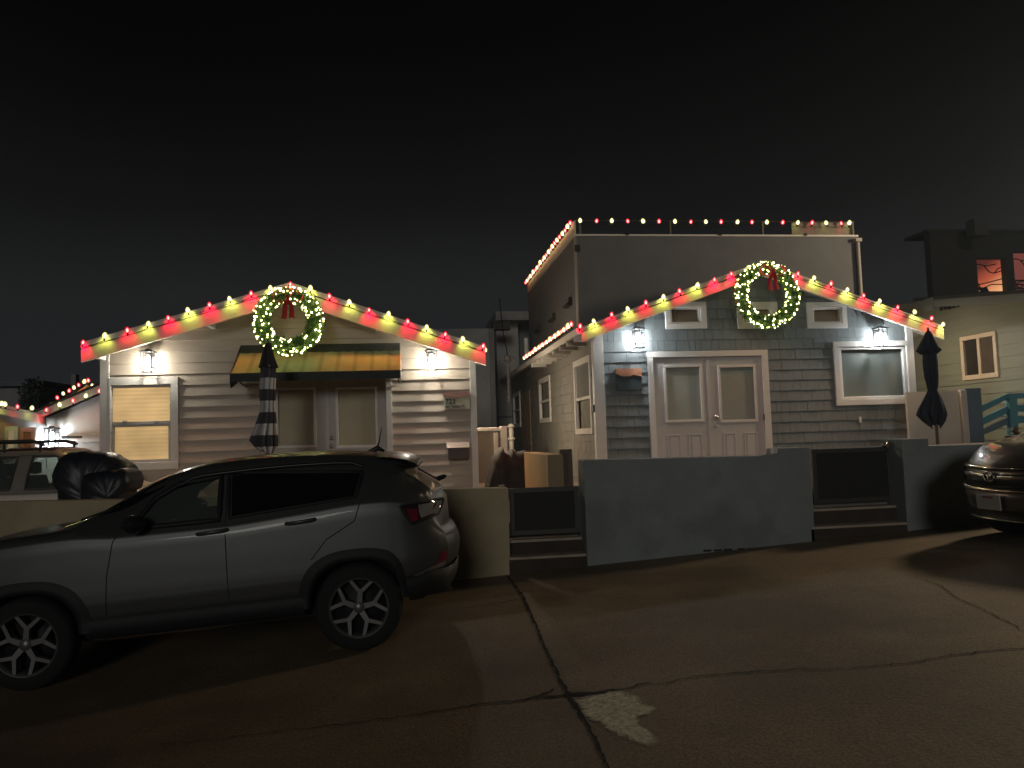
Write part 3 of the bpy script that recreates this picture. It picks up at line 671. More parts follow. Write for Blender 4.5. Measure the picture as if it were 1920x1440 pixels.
# roof deck rail
RT = P(1085, 412, Y2)[2]
rail = MB()
for xx in (1088, 1257, 1430, 1599):
    p = P(xx, 430, Y2+.02); rail.box(p[0]-.016, p[0]+.016, Y2+.004, Y2+.036, ZT+.023, RT)
rail.tube([(X20, Y2+.02, RT-.005), (X21, Y2+.02, RT-.005)], .004, 6)
rail = rail.build('deck_rail', mat('rail_post', (.10, .09, .075), .5), us)
p0 = P(1487, 430, Y2)[0]; p1 = P(1599, 430, Y2)[0]
t = MB(); t.box(p0, p1, Y2+.05, Y2+.058, ZT+.024, RT-.01); t.build('wind_screen', glass('hazy_screen', tint=(.75, .75, .7), clear=.55, rough=.35, base=(.34, .31, .25)), rail)
t = MB(); t.box(X20-.006, X20+.02, Y2+.06, Y2B, ZT+.023, RT+.0); t.build('parapet_board', FASCIA, us)
for xx in (1176, 1350, 1510):
    p = P(xx, 437, Y2-.04); t = MB(); t.box(p[0]-.03, p[0]+.03, Y2-.05, Y2-.031, ZT-.0, ZT+.05); t.build('rail_bracket', METALD, us)

# ------------------------------------------------------------------ wall lanterns
LBLACK = mat('lantern_metal', (0.03, 0.03, 0.03), .45, metal=.4, var=.1)
def lantern_proto():
    t = thing('wall_lantern', '', 'lantern', (0, 0, 0))
    q = MB(); q.box(-.055, .055, .10, .128, -.06, .14); q.box(-.015, .015, .05, .11, .12, .15); q.build('back_plate', LBLACK, t, bevel=.004)
    q = MB(); q.box(-.10, .10, -.10, .09, .145, .158); q.prism([(-.085, -.085, .158), (.085, -.085, .158), (.085, .075, .158), (-.085, .075, .158)], (0, 0, 0), (0, 0, .012)); q.box(-.03, .03, -.03, .03, .17, .195)
    q.build('cap', LBLACK, t, bevel=.003)
    q = MB(); q.box(-.085, .085, -.085, -.066, -.155, -.143); q.box(-.085, .085, .056, .075, -.155, -.143); q.box(-.085, -.066, -.066, .056, -.155, -.143); q.box(.066, .085, -.066, .056, -.155, -.143); q.build('base', LBLACK, t, bevel=.003)
    q = MB()
    for x in (-.075, .075):
        for y in (-.075, .065): q.box(x-.006, x+.006, y-.006, y+.006, -.143, .145)
    for z in (.085, -.085):
        for y in (-.075, .065): q.box(-.075, .075, y-.004, y+.004, z-.004, z+.004)
        for x in (-.075, .075): q.box(x-.004, x+.004, -.075, .065, z-.004, z+.004)
    q.box(-.005, .005, -.078, -.072, -.143, .145)
    q.build('cage', LBLACK, t)
    return t
BULBM = MB().lathe([(0, -.11), (.026, -.10), (.034, -.06), (.034, .06), (.026, .10), (0, .11)], (0, 0, -.005), 12)
LP = None
def lantern(first, px, py, Y, label, power, col, scale=1.0):
    global LP
    p = P(px, py, Y); m = emat('lantern_glow_%s' % ('warm' if col[2] < .85 else 'cool'), col, 26, False)
    if LP is None:
        o = LP = lantern_proto(); bo = bpy.data.objects.new('bulb', BULBM.mesh('bulb', None)); C.objects.link(bo); bo.parent = o
        point_light('lantern_light', (0, 0, -.01), power, col, .056, o)
        bo.data.materials.append(m); bo.material_slots[0].link = 'OBJECT'
    else: o = copy_tree(LP)
    for ch in o.children:
        if ch.type == 'LIGHT': ch.data = ch.data.copy(); ch.data.energy = power; ch.data.color = col
        elif ch.name.startswith('bulb'): ch.material_slots[0].link = 'OBJECT'; ch.material_slots[0].material = m
    o.location = tuple(p); o.scale = (scale,)*3
    tag(o, label, 'lantern', 'lit wall lanterns')
    return o
WARM, COOL = (1.0, .93, .79), (.93, .97, 1.0)
lantern(True, 277, 679, 11.86, 'glowing lantern on the beige wall above the lit window', 100, WARM)
lantern(False, 809.5, 676, 11.86, 'glowing lantern on the beige wall right of the awning', 100, WARM)
lantern(False, 1197, 635, 11.86, 'glowing lantern on the blue shingles left of the white double door', 120, COOL)
lantern(False, 1651, 633, 11.86, 'glowing lantern on the blue shingles above the wide blind covered window', 120, COOL)

def added_side_lamp(house, loc, power):          # added unseen lamps standing in for warm side light without a visible source
    p = np.array(loc); q = MB(); q.lathe([(0, .10), (.05, .09), (.07, .02), (.07, 0), (.03, 0)], p, 12); q.box(p[0]-.12, p[0]-.03, p[1]-.03, p[1]+.03, p[2]+.02, p[2]+.08)
    o = q.build('added_side_lamp', LBLACK, house); org = np.array(house.location)
    q = MB(); q.lathe([(0, -.08), (.03, -.06), (.035, -.02), (.02, .0)], p, 10); q.build('bulb', emat('added_side_lamp_glow', (1.0, .74, .42), 20, False), o)
    point_light('added_side_lamp_light', tuple(p-org+np.array([0, 0, -.05])), power, (1.0, .82, .60), .14, o)
added_side_lamp(LH, (lx1+.14, 14.2, 2.35), 120)
added_side_lamp(RH, (rx1+.14, 12.9, 3.12), 80)

# ------------------------------------------------------------------ strings of coloured bulbs
RC, WC = (1.0, .015, .045), (1.0, .86, .30)
def bulb_mesh():
    prof = [(0, .090), (.014, .084), (.029, .066), (.037, .042), (.033, .016), (.018, .0), (0, -.002)]
    return MB().lathe(prof[::-1], (0, 0, 0), 10)
def core_mesh(): return MB().lathe([(0, 0), (.010, .006), (.018, .022), (.017, .04), (.010, .056), (0, .062)], (0, 0, .005), 8)
BM = {'r': bulb_mesh().mesh('bulb', shellmat('red_bulb_glass', RC, 1.3, .72)), 'w': bulb_mesh().mesh('bulb', shellmat('yellow_white_bulb_glass', (1.0, .90, .30), 1.5, .62))}
CM = {'r': core_mesh().mesh('filament', emat('red_filament', (1.0, .42, .34), 9, False)), 'w': core_mesh().mesh('filament', emat('yellow_white_filament', (1.0, .90, .50), 14, False))}
SOCK = MB().lathe([(0, -.045), (.014, -.045), (.015, 0), (0, .002)], (0, 0, 0), 8).mesh('socket', METALD)
PW = {'r': 29.0, 'w': 15.5}
def string(label, items, tilt=(0, 0, 0), power=1.0, aim=(0, .22, -1), glow=True, every=1, size=1.0):
    """items: (point, colour)"""
    p0 = items[0][0]
    t = thing('string_lights', label, 'string lights', tuple(p0), 'red and white bulb strings on the rooflines')
    pts = [np.array(p)-np.array([0, 0, .035]) for p, c in items]; cord = []
    for a, b in zip(pts[:-1], pts[1:]):
        cord += [a, (a+b)/2-np.array([0, 0, .012])]
    cord.append(pts[-1])
    MB().tube(cord, .005, 5).build('cord', METALD, t)
    for i, (p, c) in enumerate(items):
        b = bpy.data.objects.new('bulb', BM[c]); C.objects.link(b); b.parent = t; b.location = tuple(np.array(p)-np.array(p0))
        b.rotation_euler = (tilt[0]+random.uniform(-.15, .15), tilt[1]+random.uniform(-.25, .25), 0); b.scale = (size*random.uniform(.88, 1.1),)*3
        f = bpy.data.objects.new('filament', CM[c]); C.objects.link(f); f.parent = b
        s = bpy.data.objects.new('socket', SOCK); C.objects.link(s); s.parent = b
        if glow and i % every == 0:
            l = bpy.data.lights.new('bulb_light', 'SPOT'); l.energy = PW[c]*power; l.color = (1.0, .0, .03) if c == 'r' else (.92, .95, .13); l.shadow_soft_size = .04
            l.spot_size = math.radians(118); l.spot_blend = .9
            lo = bpy.data.objects.new('bulb_light', l); C.objects.link(lo); lo.location = (0, 0, .036); lo.parent = b
            lo.rotation_euler = Vector(aim).to_track_quat('-Z', 'Y').to_euler()
    return t
def onpx(L, Y, dy=1): return [(P(x, y+dy, Y)-np.array([0, 0, .022]), c) for x, y, c in L]
Ys = YFas-.068
L1 = [(155,642,'r'),(196,630,'w'),(239,620,'r'),(277,607,'w'),(316,596,'r'),(353,582,'w'),(393,572,'r'),(431,560,'w'),(471,550,'r'),(507,540,'w'),(544,533,'r'),
      (582,541,'w'),(618,556,'r'),(655,567,'w'),(692,581,'r'),(728,589,'w'),(765,603,'r'),(800,614,'w'),(834,627,'r'),(869,636,'w'),(905,649,'r')]
it = onpx(L1, Ys)
for k in range(1, 8):
    it.append((np.array([R3[0]+.045, YFas+.45*k, R3[2]-.03]), 'w' if k % 2 else 'r'))
string('red and white bulbs along the gable edge of the beige cottage', it, power=1.0, size=.88)
L2 = [(1087,612,'r'),(1114,602,'w'),(1147,590,'r'),(1178,579,'w'),(1211,568,'r'),(1244,557,'w'),(1275,546,'r'),(1307,535,'w'),(1340,524,'r'),(1372,513,'r'),(1404,502,'w'),(1430,493,'r'),
      (1464,503,'w'),(1496,513,'r'),(1527,521,'w'),(1558,532,'r'),(1589,543,'w'),(1620,554,'r'),(1650,564,'w'),(1683,576,'r'),(1716,585,'w'),(1746,597,'r'),(1769,608,'w')]
string('red and white bulbs along the gable edge of the slate blue cottage', onpx(L2, Ys), power=1.0, size=.88)
ys = np.linspace(11.75, PX(986, 688, EX-.10)[1], 26)
string('close row of bulbs along the gutter on the alley side of the blue cottage', [(np.array([EX-.13, y, L4[2]+.03]), 'w' if i % 2 else 'r') for i, y in enumerate(ys)], power=.06, aim=(.5, 0, -1))
L5 = [1088,1118,1147,1178,1207,1236,1266,1295,1324,1352,1382,1410,1438,1467,1495,1522,1550,1578,1592]
string('widely spaced bulbs on the thin rail above the plain upper storey', [(P(x, 414+i*.25, Y2-.03)-np.array([0, 0, .035]), 'w' if i % 2 == 0 else 'r') for i, x in enumerate(L5)], power=.12, size=1.0)
yb = np.linspace(Y2+.15, Y2B-.1, 23)
string('close row of bulbs on the pale parapet board at the side of the upper storey', [(np.array([X20-.06, y, RT-.06]), 'r' if i % 2 == 0 else 'w') for i, y in enumerate(yb)], power=.11, size=1.1, aim=(.3, 0, -1))

# ------------------------------------------------------------------ wreaths
LEAF = mat('wreath_needles', (0.085, 0.17, 0.04), .55, var=.5, scale=30)
RED = mat('bow_red_velvet', (0.62, 0.02, 0.025), .7, var=.2, scale=10)
LED = MB().lathe([(0, -.015), (.011, -.008), (.015, 0), (.011, .010), (0, .016)], (0, 0, 0), 6).mesh('bulb', emat('wreath_led', (1.0, .90, .40), 26))
LEDD = MB().lathe([(0, -.012), (.009, -.006), (.012, 0), (.009, .008), (0, .013)], (0, 0, 0), 6).mesh('bulb', emat('wreath_led_dim', (.85, .95, .25), 11))
def wreath(cx, cy, ro, ri, Y, label, seed, bowdx):
    r = random.Random(seed); c = P(cx, cy, Y); k = np.linalg.norm(P(cx+100, cy, Y)-c)/100
    Rm, rt = (ro+ri)/2*k, (ro-ri)/2*k
    t = thing('wreath', label, 'wreath', tuple(c))
    b = MB()
    b.tube([c+np.array([Rm*math.cos(q), 0, Rm*math.sin(q)]) for q in np.linspace(0, 2*math.pi, 40)], rt*.42, 8)
    for i in range(3600):
        q = r.uniform(0, 2*math.pi); a = r.uniform(0, 2*math.pi); rr = rt*(.35+.62*r.random()**.7)*(1+.18*math.sin(q*7+seed)+.1*math.sin(q*13))
        er = np.array([math.cos(q), 0, math.sin(q)]); et = np.array([-math.sin(q), 0, math.cos(q)]); ey = np.array([0, -1.0, 0])
        out_ = er*math.cos(a)+ey*math.sin(a)
        base = c+er*Rm+out_*rr*.72
        d = out_*r.uniform(.4, 1)+et*r.uniform(-.9, .9)+np.array([r.uniform(-.3, .3) for _ in range(3)]); d /= np.linalg.norm(d)
        s_ = np.cross(d, np.array([r.uniform(-1, 1) for _ in range(3)])); s_ /= np.linalg.norm(s_)+1e-6
        ln = r.uniform(.045, .085); wd = r.uniform(.006, .012)
        b.add([base-s_*wd, base+s_*wd, base+d*ln+s_*wd*.4, base+d*ln-s_*wd*.4], [(0, 1, 2, 3)])
    b.build('foliage', LEAF, t)
    n = 98
    for i in range(n):
        q = 2*math.pi*(i+r.uniform(-.6, .6))/n; a = r.uniform(-.35, math.pi+.35) if i % 3 else r.uniform(.2, 1.0)
        er = np.array([math.cos(q), 0, math.sin(q)]); rr = rt*r.uniform(.86, 1.02)
        p = er*Rm+(er*math.cos(a)+np.array([0, -1, 0])*math.sin(a))*rr
        o = bpy.data.objects.new('bulb', LED if r.random() < .72 else LEDD); C.objects.link(o); o.parent = t; o.location = tuple(p); o.scale = (r.uniform(.6, .95),)*3
    fl = MB()
    for i in range(70):
        q = r.uniform(0, 2*math.pi); a = r.uniform(-.3, math.pi+.3); er = np.array([math.cos(q), 0, math.sin(q)]); p = c+er*Rm+(er*math.cos(a)+np.array([0, -1, 0])*math.sin(a))*rt*r.uniform(.85, 1.05)
        fl.lathe([(0, -.010), (.008, -.004), (.009, .003), (0, .010)], p, 5)
    fo = fl.build('fairy_lights', emat('wreath_led_small', (1.0, .88, .36), 12), t); fo['kind'] = 'stuff'
    # bow
    bx = bowdx*k; top = c+np.array([bx, -rt*1.5, Rm*.80])
    g = MB()
    for sgn in (-1, 1):
        pr = []
        for j in range(15):
            f = j/14*2*math.pi; lx = sgn*(.02+.15*(1-math.cos(f))/2*1.25); lz = .075*math.sin(f)+.02*(1-math.cos(f))/2
            wv_ = .045*(.5+.5*(1-math.cos(f))/2)
            pr.append([top+np.array([lx, -wv_, lz]), top+np.array([lx, 0, lz+.008]), top+np.array([lx, wv_, lz])])
        g.grid(pr)
        pr = []
        for j in range(9):
            f = j/8; lx = sgn*(.012+.06*f+.012*math.sin(f*5)); lz = -.03-.27*f
            y_ = -.03+.05*math.sin(f*3); wv_ = .028+.012*f
            pr.append([top+np.array([lx-wv_, y_, lz]), top+np.array([lx, y_-.012, lz+.01*sgn]), top+np.array([lx+wv_, y_, lz-.015])])
        g.grid(pr)
    g.lathe([(0, -.03), (.028, -.02), (.032, 0), (.028, .02), (0, .03)], top+np.array([0, -.02, 0]), 10)
    g.build('bow', RED, t)
    return t
wreath(541, 602, 67, 34, YFas-.16, 'lit green wreath with a full red bow at the peak of the beige gable', 3, 3)
wreath(1438, 553, 60, 36, YFas-.15, 'lit green wreath with a dark red bow at the peak of the blue shingled gable', 8, 4)

# ------------------------------------------------------------------ signs and mailbox
def text_mesh(s, size, name, m, loc, parent, bold=.0):
    cu = bpy.data.curves.new(name, 'FONT'); cu.body = s; cu.size = size; cu.extrude = .0015; cu.offset = bold
    o = bpy.data.objects.new('tmp', cu); C.objects.link(o); bpy.context.view_layer.update()
    me = bpy.data.meshes.new_from_object(o.evaluated_get(bpy.context.evaluated_depsgraph_get())); bpy.data.objects.remove(o)
    me.materials.clear(); me.materials.append(m)
    q = bpy.data.objects.new(name, me); C.objects.link(q); q.parent = parent; q.rotation_euler = (math.pi/2, 0, 0)
    q.location = tuple(np.array(loc)-np.array(parent.location)); return q
def plaque(name, label, r, Y, face, topm, seed, textm=None):
    t = thing(name, label, 'sign', ((r[0]+r[1])/2, Y, r[2]))
    g = MB(); n = 20; rr = random.Random(seed); zz = r[3]-.30*(r[3]-r[2])
    xs = np.linspace(r[0], r[1], n)
    wav = [zz+.018*math.sin(i*.42+seed)+.006*math.sin(i*1.1)-(.03*(i/n) if seed == 2 else 0) for i in range(n)]
    lo_ = [(x, Y, r[2]) for x in (r[0], r[1])]
    g.prism([(r[0], Y, r[2]), (r[1], Y, r[2])]+[(x, Y, z-.002) for x, z in zip(xs[::-1], wav[::-1])], (0, 0, 0), (0, .03, 0)); g.build('board', face, t)
    g = MB(); g.prism([(x, Y, z) for x, z in zip(xs, wav)]+[(r[1], Y, r[3]), (r[0], Y, r[3])], (0, -.012, 0), (0, .03, 0)); g.build('top_band', topm, t)
    return t
INK = mat('sign_ink', (.03, .03, .03), .6, var=0)
r = rect(832, 735.5, 881, 767, YH-.05)
sg = plaque('address_sign', 'cream address sign with a wavy red band reading 723, beside the corner board', r, YH-.055, mat('sign_cream', (.50, .50, .37), .6, var=.05), mat('sign_red', (.30, .16, .13), .6, var=.15), 1)
w_ = r[1]-r[0]; h_ = r[3]-r[2]
text_mesh('723', h_*.42, 'lettering', INK, (r[0]+.02, YH-.058, r[2]+h_*.32), sg, .003)
text_mesh('San Rafael Pl.', h_*.225, 'lettering', INK, (r[0]+.02, YH-.058, r[2]+h_*.09), sg, .001)
r = rect(1155, 691, 1203, 731, YH-.05)
plaque('address_sign', 'dark slate sign with a wavy copper band, left of the white double door', r, YH-.055, mat('sign_slate', (.05, .065, .072), .35, var=.2), mat('sign_copper', (.45, .20, .11), .45, var=.3, scale=12), 2)
p = rect(839, 829, 879, 861, 11.9)
mbx = thing('mailbox', 'dark wall mailbox with a pale lid below the 723 sign', 'mailbox', ((p[0]+p[1])/2, 11.9, p[2]))
MB().box(p[0]+.012, p[1]-.008, 11.86, 11.975, p[2], p[3]-.075).build('body', mat('mailbox_brown', (.10, .072, .058), .5, var=.1), mbx, bevel=.008)
MB().prism([(p[0]-.01, 11.83, p[3]-.085), (p[0]-.01, 11.845, p[3]-.07), (p[0]-.01, 11.975, p[3]), (p[0]-.01, 11.975, p[3]-.075)], (0, 0, 0), (p[1]-p[0]+.02, 0, 0)).build('lid', mat('mailbox_lid', (.50, .47, .42), .4, var=.05), mbx, bevel=.003)
p = P(1452, 846, 8.62); t = MB(); t.box(p[0]-.05, p[0]+.05, 8.52, 8.62, 1.30, p[2]+.045)
tag(t.build('wall_cap_block', TRIM, bevel=.006), 'small white block sitting on the long blue grey wall', 'block')

# ------------------------------------------------------------------ closed umbrellas
def umbrella(name, label, profs, Y, cm, capm, basez, poleA, pleats, seed):
    """profs: list of bands, each a list of (photo y, photo x left, photo x right)"""
    c = P((profs[0][0][1]+profs[0][0][2])/2, profs[0][0][0], Y)
    pb = P(*poleA, Y)
    t = thing(name, label, 'umbrella', (pb[0], Y, basez))
    r = random.Random(seed); ph = [r.uniform(0, 6.28) for _ in range(4)]
    for bi, prof in enumerate(profs):
        N = 64; rows = []; uvs = []
        dense = []
        for (ya, la, ra), (yb_, lb, rb) in zip(prof[:-1], prof[1:]):
            for k in range(4): f = k/4; dense.append((ya+(yb_-ya)*f, la+(lb-la)*f, ra+(rb-ra)*f))
        dense.append(prof[-1])
        top_w = None
        for i, (yy, xl, xr) in enumerate(dense):
            a, b_ = P(xl, yy, Y), P(xr, yy, Y); cx = (a[0]+b_[0])/2; R_ = (b_[0]-a[0])/2; z = (a[2]+b_[2])/2; row = []
            f = i/max(1, len(dense)-1)
            for k in range(N+1):
                q = 2*math.pi*k/N; amp = (.10+.16*f) if bi else (.04+.10*f)
                rr = R_*(1-amp+amp*math.cos(pleats*q+ph[0]+1.2*f)+.05*math.sin(3*q+ph[1]+2*f))
                zz = z+(.02*math.cos(pleats*q+ph[0])+.03*math.sin(2*q+ph[2]))*(f**3)*(1 if bi else .4)
                row.append((cx+rr*math.cos(q), Y+rr*math.sin(q)*.95, zz))
            rows.append(row)
        o = MB().grid(rows, flip=True).build('canopy' if bi else 'cap', cm if (bi or capm is None) else capm, t)
        me = o.data; ul = me.uv_layers.new(name='UVMap')
        W = N+1
        for pl in me.polygons:
            for li in pl.loop_indices:
                vi = me.loops[li].vertex_index; ul.data[li].uv = ((vi % W)/N, me.vertices[vi].co[2])
    q = MB(); q.tube([(pb[0], Y, basez), (pb[0]+.0, Y, basez+1.2), (c[0], Y, c[2]-.02)], .022, 10); q.lathe([(0, .0), (.016, -.005), (.014, -.05), (0, -.05)], (c[0], Y, c[2]+.05), 10)
    q.build('pole', mat('umbrella_pole', (.11, .085, .06), .5, var=.15), t)
    q = MB(); q.lathe([(0, .0), (.24, 0), (.24, .04), (.05, .07), (.04, .22), (0, .22)], (pb[0], Y, basez), 20); q.build('base', METALD, t)
    return t
CHK = bpy.data.materials.new('buffalo_check'); CHK.use_nodes = True; n = CHK.node_tree; bb = n.nodes['Principled BSDF']; bb.inputs['Roughness'].default_value = .8
uvn = n.nodes.new('ShaderNodeUVMap'); uvn.uv_map = 'UVMap'; sp = n.nodes.new('ShaderNodeSeparateXYZ'); n.links.new(uvn.outputs[0], sp.inputs[0])
def band(sock, k, off):
    m1 = n.nodes.new('ShaderNodeMath'); m1.operation = 'MULTIPLY_ADD'; m1.inputs[1].default_value = k; m1.inputs[2].default_value = off; n.links.new(sock, m1.inputs[0])
    m2 = n.nodes.new('ShaderNodeMath'); m2.operation = 'FRACT'; n.links.new(m1.outputs[0], m2.inputs[0])
    m3 = n.nodes.new('ShaderNodeMath'); m3.operation = 'GREATER_THAN'; m3.inputs[1].default_value = .5; n.links.new(m2.outputs[0], m3.inputs[0]); return m3.outputs[0]
zb_ = band(sp.outputs['Y'], 3.35, .18); ub = band(sp.outputs['X'], 8, .2)
ad = n.nodes.new('ShaderNodeMath'); ad.operation = 'ADD'; n.links.new(zb_, ad.inputs[0])
hf = n.nodes.new('ShaderNodeMath'); hf.operation = 'MULTIPLY'; hf.inputs[1].default_value = .55; n.links.new(ub, hf.inputs[0]); n.links.new(hf.outputs[0], ad.inputs[1])
rp = n.nodes.new('ShaderNodeValToRGB'); rp.color_ramp.interpolation = 'CONSTANT'
rp.color_ramp.elements[0].color = (.74, .72, .70, 1); rp.color_ramp.elements[1].position = .4; rp.color_ramp.elements[1].color = (.36, .35, .35, 1)
e = rp.color_ramp.elements.new(.9); e.color = (.055, .052, .058, 1)
hh = n.nodes.new('ShaderNodeMath'); hh.operation = 'MULTIPLY'; hh.inputs[1].default_value = .95; n.links.new(ad.outputs[0], hh.inputs[0]); n.links.new(hh.outputs[0], rp.inputs[0]); n.links.new(rp.outputs[0], bb.inputs['Base Color'])
NAVYD = mat('cap_dark_canvas', (.022, .021, .024), .8, var=.2)
umbrella('umbrella', 'closed black and white checked umbrella in front of the beige cottage door',
         [[(643,499,507),(650,494,510),(662,491,512),(675,488,516),(690,484,522)],
          [(686,488,518),(705,487,518),(725,485.5,517),(745,485,517),(762,488,516),(775,485,517),(795,478,519),(815,470,521),(828,466,522),(838,474,521),(848,487,514)]],
         10.4, CHK, NAVYD, ZL, (502, 848), 9, 2)
NAVY = mat('navy_canvas', (.020, .027, .045), .75, var=.2, scale=5, bump=.2)
umbrella('umbrella', 'closed navy umbrella to the right of the slate blue cottage',
         [[(620,1738,1743),(626,1735,1747),(640,1729,1754),(657,1722,1763),(663,1729,1757)],
          [(658,1732,1754),(680,1732,1756.5),(705,1735,1758),(722,1739,1758),(732,1741,1756.5),(745,1736,1763),(765,1727,1770),(777,1723.5,1773),(788,1733,1771),(797,1744,1766)]],
         9.9, NAVY, NAVY, ZR, (1758, 828), 8, 5)

# ------------------------------------------------------------------ cars
def pchip(xs, ys):
    xs = np.array(xs, float); ys = np.array(ys, float); h = np.diff(xs); d = np.diff(ys)/h; m = np.zeros(len(xs))
    for i in range(1, len(xs)-1):
        if d[i-1]*d[i] > 0:
            w1, w2 = 2*h[i]+h[i-1], h[i]+2*h[i-1]; m[i] = (w1+w2)/(w1/d[i-1]+w2/d[i])
    m[0], m[-1] = d[0], d[-1]
    def f(x):
        x = min(max(x, xs[0]), xs[-1]); i = min(max(np.searchsorted(xs, x)-1, 0), len(h)-1); t = (x-xs[i])/h[i]
        return ((1+2*t)*(1-t)**2*ys[i]+t*(1-t)**2*h[i]*m[i]+t*t*(3-2*t)*ys[i+1]+t*t*(t-1)*h[i]*m[i+1])
    return f
def in_poly(px, pz, poly):
    c = False; n = len(poly); j = n-1
    for i in range(n):
        xi, zi = poly[i]; xj, zj = poly[j]
        if (zi > pz) != (zj > pz) and px < (xj-xi)*(pz-zi)/(zj-zi)+xi: c = not c
        j = i
    return c
class Car:
    def __init__(s, P_):
        s.p = P_; s.top = pchip(*zip(*P_['top'])); s.belt = pchip(*zip(*P_['belt'])); s.hw = pchip(*zip(*P_['hw'])); s.low = pchip(*zip(*P_['low']))
        s.rear = pchip(*zip(*P_['rear'])); s.front = pchip(*zip(*P_['front']))
        s.x0, s.x1 = P_['top'][0][0], P_['top'][-1][0]
    def keys(s, x):
        hw, zb, be, tp = s.hw(x), s.low(x), s.belt(x), s.top(x); D = max(tp-be, .012); zm = .68
        by = hw*.955; g = min(1, D/.34); g = g*g*(3-2*g)
        ry = by-(.05+.22*g); rz = tp-(.012+.055*g)
        k = [(hw*.935, zb), (hw*.975, zb+.06), (hw*.998, zb+.16), (hw, max(zb+.18, zm-.05)), (hw*.995, zm+.12), (hw*.985, be-.07), (hw*.972, be-.022), (by, be)]
        if g > .25:
            k += [(by+(ry-by)*.35, be+(rz-be)*.40), (by+(ry-by)*.72, be+(rz-be)*.76), (ry, rz), (ry-.055, tp-.022-.012*g)]
        else:
            k += [(by-.015, be+D*.25), (by-.03, be+D*.4), (by-.055, be+D*.55), (by-.10, be+D*.66)]
        k += [(.42*hw, tp-.010), (0, tp)]
        return k
    def section(s, x, sub=4):
        k = s.keys(x); o = []
        for (a, b), (c, d) in zip(k[:-1], k[1:]):
            for j in range(sub): o.append((a+(c-a)*j/sub, b+(d-b)*j/sub))
        o.append(k[-1]); return o
    def warp(s, x, y, z):
        p = s.p
        if x < -1.45:
            g = (s.rear(z)+1.45)/(s.x0+1.45) if z < 1.12 else 1.0; x = -1.45+(x+1.45)*g
            f = (-1.45-x)/.55; x += p['rr']*(abs(y)/.8)**2.6*max(0, f)
        if x > 1.35:
            g = (s.front(z)-1.35)/(s.x1-1.35); x = 1.35+(x-1.35)*g
            f = (x-1.35)/.6; x -= p['fr']*(abs(y)/.8)**2.3*max(0, f)
        return (x, y, z)
    def side(s, x, z):
        sec = s.section(x); zs = [q[1] for q in sec[:-8]]; ysx = [q[0] for q in sec[:-8]]
        return float(np.interp(z, zs, ysx))
    def topz(s, x, y):
        sec = s.section(x)[::-1]; return float(np.interp(abs(y), [q[0] for q in sec[:20]], [q[1] for q in sec[:20]]))
    def shell(s, opens, arches, nx=150):
        mb = MB(); xs = np.linspace(s.x0, s.x1, nx); rows = []
        for x in xs:
            h = s.section(x); rows.append([(x, y, z) for y, z in h]+[(x, -y, z) for y, z in h[-2::-1]])
        n = len(rows[0]); vs = [s.warp(*q) for r_ in rows for q in r_]; fs = []
        for i in range(nx-1):
            for j in range(n-1):
                c = (np.array(rows[i][j])+rows[i+1][j]+rows[i][j+1]+rows[i+1][j+1])/4
                if abs(c[1]) > .40:
                    if any(in_poly(c[0], c[2], o) for o in opens): continue
                    if any((c[0]-ax)**2/(ar*ar)+(max(0, c[2]-az)**2)/(ar*ar*.96) < 1 and c[2] < az+ar for ax, az, ar in arches): continue
                fs.append((i*n+j, (i+1)*n+j, (i+1)*n+j+1, i*n+j+1))
        mb.add(vs, fs, True)
        for i in (0, nx-1):
            hs = s.section(xs[i]); mb.grid([[s.warp(xs[i], y*u_, z) for u_ in np.linspace(-1, 1, 17)] for y, z in hs], True, flip=(i == 0))
        return mb
    def patch(s, poly, off, side, nx=14, nz=8):
        """poly = (xa bottom, za, xb bottom, zb, xb top, zt_b, xa top, zt_a) mapped onto the side surface"""
        xa, za, xb, zb, xc, zc, xd, zd = poly; rows = []
        for j in range(nz+1):
            f = j/nz; row = []
            for i in range(nx+1):
                e = i/nx
                x = (xa+(xb-xa)*e)*(1-f)+(xd+(xc-xd)*e)*f; z = (za+(zb-za)*e)*(1-f)+(zd+(zc-zd)*e)*f
                row.append(s.warp(x, side*(s.side(x, z)+off), z))
            rows.append(row)
        return rows
    def ring(s, mb, pts, r, off, side, closed=True):
        q = [s.warp(x, side*(s.side(x, z)+off), z) for x, z in pts]
        if closed: q = q+[q[0], q[1]]
        mb.tube(q, r, 6, cap=False)
def dense(poly, n=6, rnd=.0):
    o = []; m = len(poly)
    for i in range(m):
        a, b = np.array(poly[i]), np.array(poly[(i+1) % m])
        for k in range(n): o.append(tuple(a+(b-a)*k/n))
    return o
TYRE = mat('tyre_rubber', (.012, .012, .012), .85, var=.2, scale=20)
CLAD = mat('black_cladding', (.012, .012, .013), .65, var=.15)
TINT = mat('tinted_glass', (.006, .007, .007), .06, var=0, spec=.5)
CARGL = glass('car_side_glass', tint=(.75, .82, .76), clear=.70, base=(.20, .24, .22), rough=.35)
CHROME = mat('chrome', (.75, .70, .62), .12, metal=1.0, var=0)
RIM = mat('alloy_rim', (.19, .187, .18), .4, metal=.6, var=.06)
